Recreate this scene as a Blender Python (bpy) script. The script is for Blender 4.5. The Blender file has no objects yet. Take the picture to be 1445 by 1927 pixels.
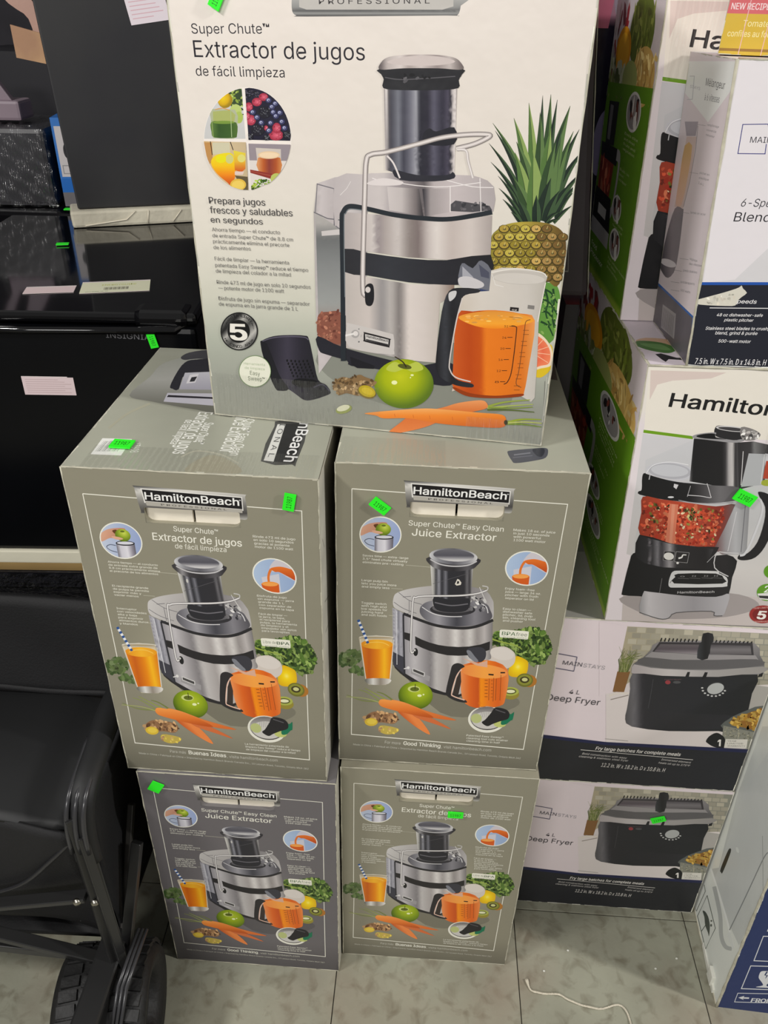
import bpy, bmesh, math, random
import numpy as np
from mathutils import Vector, Matrix
from mathutils.geometry import tessellate_polygon

SC = bpy.context.scene
COL = SC.collection
R = math.radians

# ------------------------------------------------------------------ camera
CAMP = dict(f=1496.3, pos=(0.1030, -0.7521, 1.3689), yaw=0.0501, pitch=0.5662, roll=0.0239)
def cam_axes():
    y, p, o = CAMP['yaw'], CAMP['pitch'], CAMP['roll']
    f = np.array([-math.sin(y)*math.cos(p), math.cos(y)*math.cos(p), -math.sin(p)])
    r = np.array([math.cos(y), math.sin(y), 0.0]); u = np.cross(r, f)
    c, s = math.cos(o), math.sin(o)
    return c*r+s*u, -s*r+c*u, f
AX_R, AX_U, AX_F = cam_axes()
cd = bpy.data.cameras.new('camera'); cam = bpy.data.objects.new('camera', cd); COL.objects.link(cam)
cd.sensor_fit = 'VERTICAL'; cd.sensor_height = 24.0; cd.lens = 24.0*CAMP['f']/1927.0
cd.clip_start = 0.02; cd.clip_end = 60
M = Matrix(((AX_R[0], AX_U[0], -AX_F[0], CAMP['pos'][0]), (AX_R[1], AX_U[1], -AX_F[1], CAMP['pos'][1]),
            (AX_R[2], AX_U[2], -AX_F[2], CAMP['pos'][2]), (0, 0, 0, 1)))
cam.matrix_world = M
SC.camera = cam

# ------------------------------------------------------------------ world, lamps, exposure
SC.view_settings.view_transform = 'Standard'; SC.view_settings.look = 'None'
SC.view_settings.exposure = 0.0; SC.view_settings.gamma = 1.0; SC.view_settings.use_curve_mapping = False
w = bpy.data.worlds.new('world'); SC.world = w; w.use_nodes = True
w.node_tree.nodes['Background'].inputs[0].default_value = (1.0, 0.985, 0.965, 1)
w.node_tree.nodes['Background'].inputs[1].default_value = 0.235
def area(name, loc, target, sx, sy, power, col=(1, 0.975, 0.945)):
    l = bpy.data.lights.new(name, 'AREA'); l.shape = 'RECTANGLE'; l.size = sx; l.size_y = sy; l.energy = power; l.color = col
    o = bpy.data.objects.new(name, l); COL.objects.link(o); o.location = loc
    o.rotation_euler = (Vector(target)-Vector(loc)).to_track_quat('-Z', 'Y').to_euler(); return o
area('ceiling_or_fill_lamp', (-1.65, -1.07, 2.7), (0.1, 0.0, 0.4), 0.5, 0.15, 39)
area('ceiling_or_fill_lamp', (2.70, -0.80, 2.6), (0.2, 0.0, 0.4), 0.15, 0.4, 56)
area('ceiling_or_fill_lamp', (-0.95, -3.4, 2.5), (0.2, 0.1, 0.5), 1.6, 0.4, 63)  # broad fill added in front to brighten fronts and left-facing sides

# ------------------------------------------------------------------ materials
def s2l(c): return tuple((x/12.92 if x <= 0.04045 else ((x+0.055)/1.055)**2.4) for x in (v/255.0 for v in c[:3]))
MATS = {}
def mat(name, rgb, rough=0.5, metal=0.0, spec=0.5, noise=0.0, nscale=8.0, bump=0.0, bscale=30.0, rgb2=None, stretch=(1, 1, 1), coat=0.0):
    if name in MATS: return MATS[name]
    m = bpy.data.materials.new(name); m.use_nodes = True; nt = m.node_tree; b = nt.nodes['Principled BSDF']
    b.inputs['Roughness'].default_value = rough; b.inputs['Metallic'].default_value = metal
    b.inputs['Specular IOR Level'].default_value = spec; b.inputs['Coat Weight'].default_value = coat; b.inputs['Coat Roughness'].default_value = 0.08
    tc = nt.nodes.new('ShaderNodeTexCoord'); mp = nt.nodes.new('ShaderNodeMapping'); mp.inputs['Scale'].default_value = stretch
    nt.links.new(tc.outputs['Object'], mp.inputs['Vector'])
    n = nt.nodes.new('ShaderNodeTexNoise'); n.inputs['Scale'].default_value = nscale; n.inputs['Detail'].default_value = 5
    nt.links.new(mp.outputs[0], n.inputs['Vector'])
    mx = nt.nodes.new('ShaderNodeMix'); mx.data_type = 'RGBA'
    a = s2l(rgb); c2 = s2l(rgb2) if rgb2 else tuple(v*(1-noise) for v in a)
    mx.inputs[6].default_value = (*a, 1); mx.inputs[7].default_value = (*c2, 1)
    rp = nt.nodes.new('ShaderNodeMapRange'); rp.inputs[1].default_value = 0.38; rp.inputs[2].default_value = 0.66
    nt.links.new(n.outputs['Fac'], rp.inputs[0]); nt.links.new(rp.outputs[0], mx.inputs[0]); nt.links.new(mx.outputs[2], b.inputs['Base Color'])
    if bump:
        n2 = nt.nodes.new('ShaderNodeTexNoise'); n2.inputs['Scale'].default_value = bscale; n2.inputs['Detail'].default_value = 3
        nt.links.new(mp.outputs[0], n2.inputs['Vector'])
        bp = nt.nodes.new('ShaderNodeBump'); bp.inputs['Strength'].default_value = bump; bp.inputs['Distance'].default_value = 0.01
        nt.links.new(n2.outputs['Fac'], bp.inputs['Height']); nt.links.new(bp.outputs[0], b.inputs['Normal'])
    MATS[name] = m; return m
def print_mat(name='printed_ink', rough=0.42, bump=0.04):
    if name in MATS: return MATS[name]
    m = bpy.data.materials.new(name); m.use_nodes = True; nt = m.node_tree; b = nt.nodes['Principled BSDF']
    at = nt.nodes.new('ShaderNodeAttribute'); at.attribute_name = 'ink'
    nt.links.new(at.outputs['Color'], b.inputs['Base Color']); b.inputs['Roughness'].default_value = rough; b.inputs['Specular IOR Level'].default_value = 0.4
    tc = nt.nodes.new('ShaderNodeTexCoord'); n = nt.nodes.new('ShaderNodeTexNoise'); n.inputs['Scale'].default_value = 22; n.inputs['Detail'].default_value = 3
    nt.links.new(tc.outputs['Object'], n.inputs['Vector'])
    bp = nt.nodes.new('ShaderNodeBump'); bp.inputs['Strength'].default_value = bump; bp.inputs['Distance'].default_value = 0.02
    nt.links.new(n.outputs['Fac'], bp.inputs['Height']); nt.links.new(bp.outputs[0], b.inputs['Normal'])
    MATS[name] = m; return m

# ------------------------------------------------------------------ mesh helpers
class MB:
    def __init__(s): s.v = []; s.f = []; s.mi = []; s.m = 0
    def add(s, vs, fs):
        o = len(s.v); s.v += [tuple(x) for x in vs]; s.f += [tuple(i+o for i in f) for f in fs]; s.mi += [s.m]*len(fs)
    def box(s, a, b, T=None):
        x0, y0, z0 = a; x1, y1, z1 = b
        vs = [(x0,y0,z0),(x1,y0,z0),(x1,y1,z0),(x0,y1,z0),(x0,y0,z1),(x1,y0,z1),(x1,y1,z1),(x0,y1,z1)]
        if T: vs = [tuple(T @ Vector(q)) for q in vs]
        s.add(vs, [(0,3,2,1),(4,5,6,7),(0,1,5,4),(1,2,6,5),(2,3,7,6),(3,0,4,7)])
    def prism(s, outline, z0, z1, T=None):
        n = len(outline); vs = [(x, y, z0) for x, y in outline]+[(x, y, z1) for x, y in outline]
        if T: vs = [tuple(T @ Vector(q)) for q in vs]
        s.add(vs, [tuple(range(n))[::-1], tuple(range(n, 2*n))]+[(i, (i+1) % n, n+(i+1) % n, n+i) for i in range(n)])
    def tube(s, pts, rad, n=10, flat=1.0, cap=True, up=(0, 0, 1)):
        pts = [Vector(p) for p in pts]; k = len(pts); rad = rad if isinstance(rad, (list, tuple)) else [rad]*k
        vs = []; nrm = None
        for i, p in enumerate(pts):
            t = (pts[min(i+1, k-1)]-pts[max(i-1, 0)]).normalized()
            if nrm is None:
                nrm = Vector(up).cross(t)
                if nrm.length < 1e-3: nrm = Vector((1, 0, 0)).cross(t)
            nrm = (nrm - t*nrm.dot(t)).normalized(); b = t.cross(nrm)
            for j in range(n):
                a = 2*math.pi*j/n; vs.append(p+nrm*(math.cos(a)*rad[i])+b*(math.sin(a)*rad[i]*flat))
        fs = [(i*n+j, i*n+(j+1) % n, (i+1)*n+(j+1) % n, (i+1)*n+j) for i in range(k-1) for j in range(n)]
        if cap: fs += [tuple(range(n))[::-1], tuple(range((k-1)*n, k*n))]
        s.add(vs, fs)
    def lathe(s, prof, n=32, T=None, closed=False):
        k = len(prof); vs = []
        for j in range(n):
            a = 2*math.pi*j/n
            for r_, z in prof: vs.append((r_*math.cos(a), r_*math.sin(a), z))
        if T: vs = [tuple(T @ Vector(q)) for q in vs]
        m = k if closed else k-1
        s.add(vs, [(j*k+i, ((j+1) % n)*k+i, ((j+1) % n)*k+(i+1) % k, j*k+(i+1) % k) for j in range(n) for i in range(m)])
    def grid(s, fn, nu, nv, thick=0.0):
        vs = [Vector(fn(i/nu, j/nv)) for j in range(nv+1) for i in range(nu+1)]
        fs = [(j*(nu+1)+i, j*(nu+1)+i+1, (j+1)*(nu+1)+i+1, (j+1)*(nu+1)+i) for j in range(nv) for i in range(nu)]
        s.add(vs, fs)
    def build(s, name, m, parent=None, smooth=False, bevel=0.0, solid=0.0, label=None):
        me = bpy.data.meshes.new(name); me.from_pydata(s.v, [], s.f); me.update()
        for x in (m if isinstance(m, (list, tuple)) else [m]): me.materials.append(x)
        for p, i in zip(me.polygons, s.mi): p.material_index = i; p.use_smooth = smooth
        bm = bmesh.new(); bm.from_mesh(me)
        bmesh.ops.recalc_face_normals(bm, faces=bm.faces)
        if bevel: bmesh.ops.bevel(bm, geom=[e for e in bm.edges if e.calc_face_angle(0) > 0.6], offset=bevel, segments=2, affect='EDGES', profile=0.6)
        bm.to_mesh(me); bm.free()
        o = bpy.data.objects.new(name, me); COL.objects.link(o)
        if solid:
            md = o.modifiers.new('thick', 'SOLIDIFY'); md.thickness = solid; md.offset = 0
        if parent: o.parent = parent
        if label: o['label'] = label
        return o
def thing(name, label, cat, loc=(0, 0, 0), rz=0.0, group=None):
    o = bpy.data.objects.new(name, None); o.empty_display_size = 0.02; COL.objects.link(o)
    o.location = loc; o.rotation_euler = (0, 0, rz); o['label'] = label; o['category'] = cat
    if group: o['group'] = group
    return o
def tag(o, label, cat, group=None):
    o['label'] = label; o['category'] = cat
    if group: o['group'] = group
    return o

# ------------------------------------------------------------------ flat print: ink polygons laid on a face
def proj(p):
    d = np.array(p, float)-np.array(CAMP['pos']); q = d@AX_F
    return (722.5+CAMP['f']*(d@AX_R)/q, 963.5-CAMP['f']*(d@AX_U)/q)
def homog(src, dst):
    A = []
    for (x, y), (u, v) in zip(src, dst):
        A.append([x, y, 1, 0, 0, 0, -u*x, -u*y, -u]); A.append([0, 0, 0, x, y, 1, -v*x, -v*y, -v])
    return np.linalg.svd(np.array(A))[2][-1].reshape(3, 3)
def P(s): return [tuple(float(a) for a in q.split(',')) for q in s.split()]
def smooth(pts, closed=True, k=5):
    n = len(pts); out = []
    for i in range(n if closed else n-1):
        g = lambda j: pts[j % n] if closed else pts[max(0, min(n-1, j))]
        p0, p1, p2, p3 = g(i-1), g(i), g(i+1), g(i+2)
        for t in (j/k for j in range(k)):
            out.append(tuple(0.5*((2*b)+(-a+c)*t+(2*a-5*b+4*c-d)*t*t+(-a+3*b-3*c+d)*t**3) for a, b, c, d in zip(p0, p1, p2, p3)))
    if not closed: out.append(pts[-1])
    return out
def ramp(stops, t):
    if t <= stops[0][0]: return stops[0][1]
    for (a, ca), (b, cb) in zip(stops, stops[1:]):
        if t <= b:
            k = (t-a)/(b-a+1e-9); return tuple(x+(y-x)*k for x, y in zip(ca, cb))
    return stops[-1][1]
def lin(x0, y0, x1, y1, *stops):
    d = (x1-x0)**2+(y1-y0)**2
    return lambda x, y: ramp(stops, ((x-x0)*(x1-x0)+(y-y0)*(y1-y0))/d)
def rad(cx, cy, rx, ry, *stops): return lambda x, y: ramp(stops, math.hypot((x-cx)/rx, (y-cy)/ry))
GLY = {}
try: SANS = bpy.data.fonts.load(bpy.utils.system_resource('DATAFILES', path='fonts')+'/Inter.woff2')   # the sans that comes with Blender
except Exception: SANS = None
def glyphs(s, bold, shear):
    k = (s, shear)
    if k in GLY: return GLY[k]
    cu = bpy.data.curves.new('t', 'FONT'); cu.body = s; cu.size = 1; cu.shear = shear; cu.resolution_u = 3 if len(s) < 30 else 1
    cu.fill_mode = 'FRONT'
    if SANS: cu.font = SANS
    o = bpy.data.objects.new('t', cu); COL.objects.link(o)
    dg = bpy.context.evaluated_depsgraph_get(); me = o.evaluated_get(dg).to_mesh()
    n = len(me.vertices); co = np.empty(n*3); me.vertices.foreach_get('co', co); co = co.reshape(-1, 3)[:, :2]
    me.calc_loop_triangles(); tr = np.empty(len(me.loop_triangles)*3, int); me.loop_triangles.foreach_get('vertices', tr); tr = tr.reshape(-1, 3)
    o.evaluated_get(dg).to_mesh_clear(); bpy.data.objects.remove(o); bpy.data.curves.remove(cu)
    GLY[k] = (co.copy(), tr.copy()); return GLY[k]
class Art:
    """ink on a flat face: points come in as reading coordinates, are turned into metres on the face (u right, v up)"""
    STEP = 1.6e-6
    def __init__(s, src, W, H, dst=None):
        s.H = homog(src, dst or [(0, H), (W, H), (W, 0), (0, 0)]); s.W, s.Hh = W, H
        s.uv = []; s.co = []; s.z = []; s.n = 0; s.clip = None; s.view(0, 0, 1); s.rect = (0, 0, W, H); s.tint = (1, 1, 1)
    def view(s, ox, oy, k): s.o = (ox, oy, k)
    def px(s, x, y): return s.o[0]+x/s.o[2], s.o[1]+y/s.o[2]
    def m(s, x, y):
        x, y = s.px(x, y); q = s.H@np.array([x, y, 1.0]); return q[0]/q[2], q[1]/q[2]
    def _tri(s, uv, cols, z):
        planes = []
        x0, y0, x1, y1 = s.rect
        pg = list(zip(uv, cols))
        if any(not(x0 <= a <= x1 and y0 <= b <= y1) for a, b in uv):
            planes += [((x0, 0), (1, 0)), ((x1, 0), (-1, 0)), ((0, y0), (0, 1)), ((0, y1), (0, -1))]
        if s.clip: planes += s.clip
        for (px_, py_), (nx, ny) in planes:
            out = []
            for i in range(len(pg)):
                (a, ca), (b, cb) = pg[i], pg[(i+1) % len(pg)]
                da = (a[0]-px_)*nx+(a[1]-py_)*ny; db = (b[0]-px_)*nx+(b[1]-py_)*ny
                if da >= 0: out.append((a, ca))
                if (da >= 0) != (db >= 0):
                    t = da/(da-db); out.append(((a[0]+(b[0]-a[0])*t, a[1]+(b[1]-a[1])*t), tuple(p+(q-p)*t for p, q in zip(ca, cb))))
            pg = out
            if len(pg) < 3: return
        for i in range(1, len(pg)-1):
            for q in (pg[0], pg[i], pg[i+1]): s.uv.append(q[0]); s.co.append(q[1]); s.z.append(z)
    def setclip(s, pts):
        if not pts: s.clip = None; return
        q = [s.m(x, y) for x, y in pts]; ar = sum(a[0]*b[1]-a[1]*b[0] for a, b in zip(q, q[1:]+q[:1]))
        if ar < 0: q = q[::-1]
        s.clip = [(a, (-(b[1]-a[1]), b[0]-a[0])) for a, b in zip(q, q[1:]+q[:1])]
    def poly(s, pts, c, sub=None, layer=None):
        if isinstance(pts, str): pts = P(pts)
        fn = c if callable(c) else None
        if layer is None: s.n += 1
        z = s.n if layer is None else layer
        tris = tessellate_polygon([[Vector((x, y, 0)) for x, y in pts]])
        st = [[pts[i] for i in t] for t in tris]
        if fn:
            xs = [p[0] for p in pts]; ys = [p[1] for p in pts]
            L = sub or max(max(xs)-min(xs), max(ys)-min(ys))/20
            out = []
            while st:
                t = st.pop(); e = [(math.dist(t[i], t[(i+1) % 3]), i) for i in range(3)]; d, i = max(e)
                if d > L and len(out) < 9000:
                    a, b, c_ = t[i], t[(i+1) % 3], t[(i+2) % 3]; m_ = ((a[0]+b[0])/2, (a[1]+b[1])/2); st += [[a, m_, c_], [m_, b, c_]]
                else: out.append(t)
            st = out
        for t in st: s._tri([s.m(*p) for p in t], [tuple(fn(*p)) if fn else tuple(c) for p in t], z)
    def ell(s, cx, cy, rx, ry, c, rot=0, n=28, a0=0, a1=360, layer=None, sub=None):
        r = math.radians(rot); pts = []
        for i in range(n):
            a = math.radians(a0+(a1-a0)*i/(n if a1-a0 == 360 else n-1)); x, y = rx*math.cos(a), ry*math.sin(a)
            pts.append((cx+x*math.cos(r)-y*math.sin(r), cy+x*math.sin(r)+y*math.cos(r)))
        s.poly(pts, c, sub, layer)
    def line(s, pts, w, c, closed=False, w1=None):
        if isinstance(pts, str): pts = P(pts)
        s.n += 1; pts = [p for i, p in enumerate(pts) if i == 0 or math.dist(p, pts[i-1]) > 1e-6]; k = len(pts); L = []; Rr = []
        for i, p in enumerate(pts):
            a = pts[i-1] if i or closed else pts[0]; b = pts[(i+1) % k] if i < k-1 or closed else pts[-1]
            d1 = ((p[0]-a[0]), (p[1]-a[1])); d2 = ((b[0]-p[0]), (b[1]-p[1])); l1 = math.hypot(*d1); l2 = math.hypot(*d2)
            if l1 < 1e-9: d1, l1 = d2, l2
            if l2 < 1e-9: d2, l2 = d1, l1
            n1 = (-d1[1]/l1, d1[0]/l1); n2 = (-d2[1]/l2, d2[0]/l2); m = (n1[0]+n2[0], n1[1]+n2[1]); q = m[0]*n1[0]+m[1]*n1[1]
            if q < 0.5: m, q = n1, 1.0
            hw = (w+(w1-w)*i/(k-1) if w1 else w)/2; L.append((p[0]+m[0]*hw/q, p[1]+m[1]*hw/q)); Rr.append((p[0]-m[0]*hw/q, p[1]-m[1]*hw/q))
        for i in range(k if closed else k-1):
            j = (i+1) % k; cc = tuple(c(*pts[i])) if callable(c) else tuple(c)
            m = [s.m(*p) for p in (L[i], L[j], Rr[j], Rr[i])]; s._tri([m[0], m[1], m[2]], [cc]*3, s.n); s._tri([m[0], m[2], m[3]], [cc]*3, s.n)
    def text(s, t, x0, y0, x1, y1, h, c, bold=0.0, shear=0.0, hm=None):
        """baseline from (x0,y0) to (x1,y1); h = height of capitals in reading coordinates, or hm in metres"""
        if 'CAP' not in GLY: GLY['CAP'] = float(glyphs('H', 0, 0)[0][:, 1].max())
        CAP = GLY['CAP']; co, tr = glyphs(t, bold, shear)
        if not len(tr): return
        a = np.array(s.m(x0, y0)); b = np.array(s.m(x1, y1)); d = b-a; L = np.linalg.norm(d); d /= L; n = np.array([-d[1], d[0]])
        if hm is None:
            up = np.array(s.m(x0, y0-h))-a; hm = abs(up@n)
        mx = co[:, 0].max(); mn = co[:, 0].min(); co = (co-[mn, 0])/[mx-mn, 1]*[L, hm/CAP]
        q = a+co[:, :1]*d+co[:, 1:2]*n; s.n += 1
        tri = q[tr.ravel()]
        inside = (tri[:, 0] > s.rect[0])&(tri[:, 0] < s.rect[2])&(tri[:, 1] > s.rect[1])&(tri[:, 1] < s.rect[3])
        ok = np.repeat(inside.reshape(-1, 3).all(1), 3)
        tri = tri[ok]; e = bold*hm/0.73*0.8; c = tuple(c)
        for k, (ex, ey) in enumerate([(0, 0)] if bold < 0.003 else [(-e, 0), (e, 0)] if bold < 0.012 else [(-e, -e*.5), (e, -e*.5), (-e, e*.5), (e, e*.5)]):
            s.n += 1 if k else 0; t2 = tri+(d*ex+n*ey); s.uv += [tuple(p) for p in t2.tolist()]; s.co += [c]*len(t2); s.z += [s.n]*len(t2)
    def blobs(s, region, n, r0, r1, cols, seed=1, aspect=0.6, rot=None, k=6):
        if isinstance(region, str): region = P(region)
        rg = random.Random(seed); xs = [p[0] for p in region]; ys = [p[1] for p in region]; s.n += 1; base = s.n; i = 0; tries = 0
        while i < n and tries < n*20:
            tries += 1; x, y = rg.uniform(min(xs), max(xs)), rg.uniform(min(ys), max(ys)); ins = False
            for a, b in zip(region, region[1:]+region[:1]):
                if (a[1] > y) != (b[1] > y) and x < (b[0]-a[0])*(y-a[1])/(b[1]-a[1])+a[0]: ins = not ins
            if not ins: continue
            r = rg.uniform(r0, r1); c = rg.choice(cols); f = rg.uniform(0.85, 1.12); ro = rot if rot is not None else rg.uniform(0, 180)
            rr = math.radians(ro); pts = []
            for j in range(k):
                a = 2*math.pi*j/k; q = rg.uniform(0.75, 1.15)*r; u, v = q*math.cos(a), q*aspect*math.sin(a)
                pts.append((x+u*math.cos(rr)-v*math.sin(rr), y+u*math.sin(rr)+v*math.cos(rr)))
            s.poly(pts, tuple(min(255, v*f) for v in c), layer=base+i % 16); i += 1
        s.n += 16
    def fill(s, fn, nu=20, nv=28):
        """the printed ground of the whole face, fn(u01, v01) -> colour"""
        s.n += 1
        g = lambda i, j: ((s.W*i/nu, s.Hh*j/nv), tuple(fn(i/nu, j/nv)))
        for i in range(nu):
            for j in range(nv):
                q = [g(i, j), g(i+1, j), g(i+1, j+1), g(i, j+1)]
                for t in ((0, 1, 2), (0, 2, 3)):
                    for k in t: s.uv.append(q[k][0]); s.co.append(q[k][1]); s.z.append(s.n)
    def wear(s, seed=0, c=(190, 187, 168), w=0.0013, edges='tblr', cs=None):
        """scuffed board showing along the edges of the face"""
        rg = random.Random(seed); W, H = s.W, s.Hh; s.n += 1
        for e in edges:
            L = W if e in 'tb' else H; t = 0
            while t < L:
                d = rg.uniform(0.004, 0.02); a = w*rg.uniform(0.15, 1); b = w*rg.uniform(0.15, 1)
                if rg.random() < 0.85:
                    t1 = min(L, t+d)
                    q = {'t': [(t, H), (t1, H), (t1, H-b), (t, H-a)], 'b': [(t, 0), (t1, 0), (t1, b), (t, a)], 'l': [(0, t), (0, t1), (b, t1), (a, t)], 'r': [(W, t), (W, t1), (W-b, t1), (W-a, t)]}[e]
                    f = rg.uniform(0.8, 1.1); cc = tuple(min(255, v*f) for v in c)
                    for k in (0, 1, 2, 0, 2, 3): s.uv.append(q[k]); s.co.append(cc); s.z.append(s.n)
                t += d
    def punch(s, hole):
        """leave the hand hole free of ink"""
        u0, v0, u1, v1 = hole; uv, co, z = s.uv, s.co, s.z; s.uv, s.co, s.z = [], [], []; X0, Y0, X1, Y1 = s.rect
        for i in range(0, len(uv), 3):
            t = uv[i:i+3]; us = [p[0] for p in t]; vs = [p[1] for p in t]
            if max(us) <= u0 or min(us) >= u1 or max(vs) <= v0 or min(vs) >= v1:
                s.uv += t; s.co += co[i:i+3]; s.z += z[i:i+3]; continue
            for r in ((X0, Y0, u0, Y1), (u1, Y0, X1, Y1), (u0, v1, u1, Y1), (u0, Y0, u1, v0)):
                s.rect = r; s._tri(t, co[i:i+3], z[i])
        s.rect = (X0, Y0, X1, Y1)
    def build(s, name, parent, T, m=None, base=0.0004, label=None):
        """T: matrix taking (u, v, out) to the parent's space"""
        uv = np.array(s.uv); n = len(uv); z = base+np.array(s.z)*s.STEP
        T = np.array(T); co = np.c_[uv, z, np.ones(n)]@T.T
        me = bpy.data.meshes.new(name); me.vertices.add(n); me.vertices.foreach_set('co', co[:, :3].astype(np.float32).ravel())
        nf = n//3; me.loops.add(n); me.loops.foreach_set('vertex_index', np.arange(n, dtype=np.int32))
        me.polygons.add(nf); me.polygons.foreach_set('loop_start', np.arange(0, n, 3, dtype=np.int32)); me.polygons.foreach_set('loop_total', np.full(nf, 3, dtype=np.int32))
        me.update(calc_edges=True)
        c = np.clip(np.array(s.co)/255.0*np.array(s.tint), 0, 1); l = np.where(c <= 0.04045, c/12.92, ((c+0.055)/1.055)**2.4)
        at = me.color_attributes.new('ink', 'FLOAT_COLOR', 'POINT'); at.data.foreach_set('color', np.c_[l, np.ones(n)].astype(np.float32).ravel())
        me.materials.append(m or print_mat()); o = bpy.data.objects.new(name, me); COL.objects.link(o); o.parent = parent
        if label: o['label'] = label
        return o
def T_front(): return [[1,0,0,0],[0,0,-1,0],[0,1,0,0],[0,0,0,1]]
def T_top(H): return [[1,0,0,0],[0,1,0,0],[0,0,1,H],[0,0,0,1]]
def T_left(D): return [[0,0,-1,0],[-1,0,0,D],[0,1,0,0],[0,0,0,1]]
def T_right(W): return [[0,0,1,W],[1,0,0,0],[0,1,0,0],[0,0,0,1]]

def carton(parent, W, D, H, m, hole=None, flapm=None, name='carton', crush=0.0, seed=1):
    """board box; hole = (u0, v0, u1, v1) hand hole in the front with two folded flaps behind it"""
    b = MB(); rg = random.Random(seed)
    c = [(0,0,0),(W,0,0),(W,D,0),(0,D,0),(0,0,H),(W,0,H),(W,D,H),(0,D,H)]
    b.add(c, [(0,3,2,1),(4,5,6,7),(1,2,6,5),(2,3,7,6),(3,0,4,7)])
    if not hole:
        b.add([c[0], c[1], c[5], c[4]], [(0,1,2,3)])
        return b.build(name, m, parent, bevel=0.0)
    u0, v0, u1, v1 = hole; r = (v1-v0)*0.42; pts = []
    for cx, cy, a0 in ((u1-r*0.35, v1-r*0.35, 0), (u0+r*0.35, v1-r*0.35, 90), (u0+r, v0+r, 180), (u1-r, v0+r, 270)):
        rr = r*0.35 if a0 < 180 else r
        for k in range(5):
            a = math.radians(a0+k*22.5); pts.append((cx+rr*math.cos(a), cy+rr*math.sin(a)))
    n = len(pts)
    loops = [[Vector((0,0,0)), Vector((W,0,0)), Vector((W,H,0)), Vector((0,H,0))], [Vector((x, y, 0)) for x, y in pts]]
    tri = tessellate_polygon(loops); vs = [(q.x, 0, q.y) for l in loops for q in l]
    b.add(vs, [tuple(t) for t in tri])
    b.add([(x, 0, y) for x, y in pts]+[(x, 0.012, y) for x, y in pts], [(i, (i+1) % n, n+(i+1) % n, n+i) for i in range(n)])
    o = b.build(name, m, parent)
    f = MB(); mid = (u0+u1)/2; g = 0.0012
    for a, e in ((u0-0.004, mid-g), (mid+g, u1+0.004)):
        f.box((a, 0.006, v0-0.004), (e, 0.011, v1+0.004))
    f.build('hand_hole_flap', flapm or mat('flap_board', (240, 232, 214), 0.7, noise=0.08, bump=0.2), parent, bevel=0.001, label='pale folded flaps behind the hand hole')
    return o
def sticker(parent, art_m, W, H, T, cx, cy, w_, h_, rot, txt='11987', c=(45, 245, 40), name='price_sticker', label='small bright green price sticker'):
    """thin paper label stuck on a face at (cx, cy) metres"""
    a = Art([(0, 0), (100, 0), (100, 50), (0, 50)], w_, h_)
    a.fill(lambda u, v: c, 2, 2)
    if txt: a.text(txt, 16, 36, 84, 36, 22, (20, 90, 20), bold=0.01)
    r = math.radians(rot); L = np.array([[math.cos(r), -math.sin(r), 0, cx-(w_*math.cos(r)-h_*math.sin(r))/2], [math.sin(r), math.cos(r), 0, cy-(w_*math.sin(r)+h_*math.cos(r))/2], [0,0,1,0], [0,0,0,1]])
    TT = np.array(T)@L
    b = MB(); q = [(0,0,0.0028),(w_,0,0.0031),(w_,h_,0.0036),(0,h_,0.0029)]
    b.add([tuple((TT@np.array([x, y, z-0.0012, 1]))[:3]) for x, y, z in q]+[tuple((TT@np.array([x, y, 0.0036, 1]))[:3]) for x, y, z in q], [(0,3,2,1),(4,5,6,7),(0,1,5,4),(1,2,6,5),(2,3,7,6),(3,0,4,7)])
    st = b.build(name, mat('sticker_'+str(c), c, 0.5), parent, label=label)
    a.build('sticker_print', st, TT, base=0.0038)
    return st
def lean(root, k):
    """a box that has sagged sideways: its top sits k metres to the side per metre of height"""
    for o in [c for c in root.children_recursive if c.type == 'MESH']:
        n = len(o.data.vertices); co = np.empty(n*3); o.data.vertices.foreach_get('co', co); co = co.reshape(-1, 3)
        co[:, 0] += k*co[:, 2]; o.data.vertices.foreach_set('co', co.ravel()); o.data.update()
def face_px(root_loc, rz, W, D, H, face, k=0.0):
    """where the four corners of a face fall, top-left first, for reading coordinates taken off the photograph"""
    c, s_ = math.cos(rz), math.sin(rz)
    def wp(x, y, z): x += k*z; return proj((root_loc[0]+x*c-y*s_, root_loc[1]+x*s_+y*c, root_loc[2]+z))
    q = {'front': [(0,0,H),(W,0,H),(W,0,0),(0,0,0)], 'left': [(0,D,H),(0,0,H),(0,0,0),(0,D,0)], 'top': [(0,D,H),(W,D,H),(W,0,H),(0,0,H)], 'right': [(W,0,H),(W,D,H),(W,D,0),(W,0,0)]}[face]
    return [wp(*p) for p in q]
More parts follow.
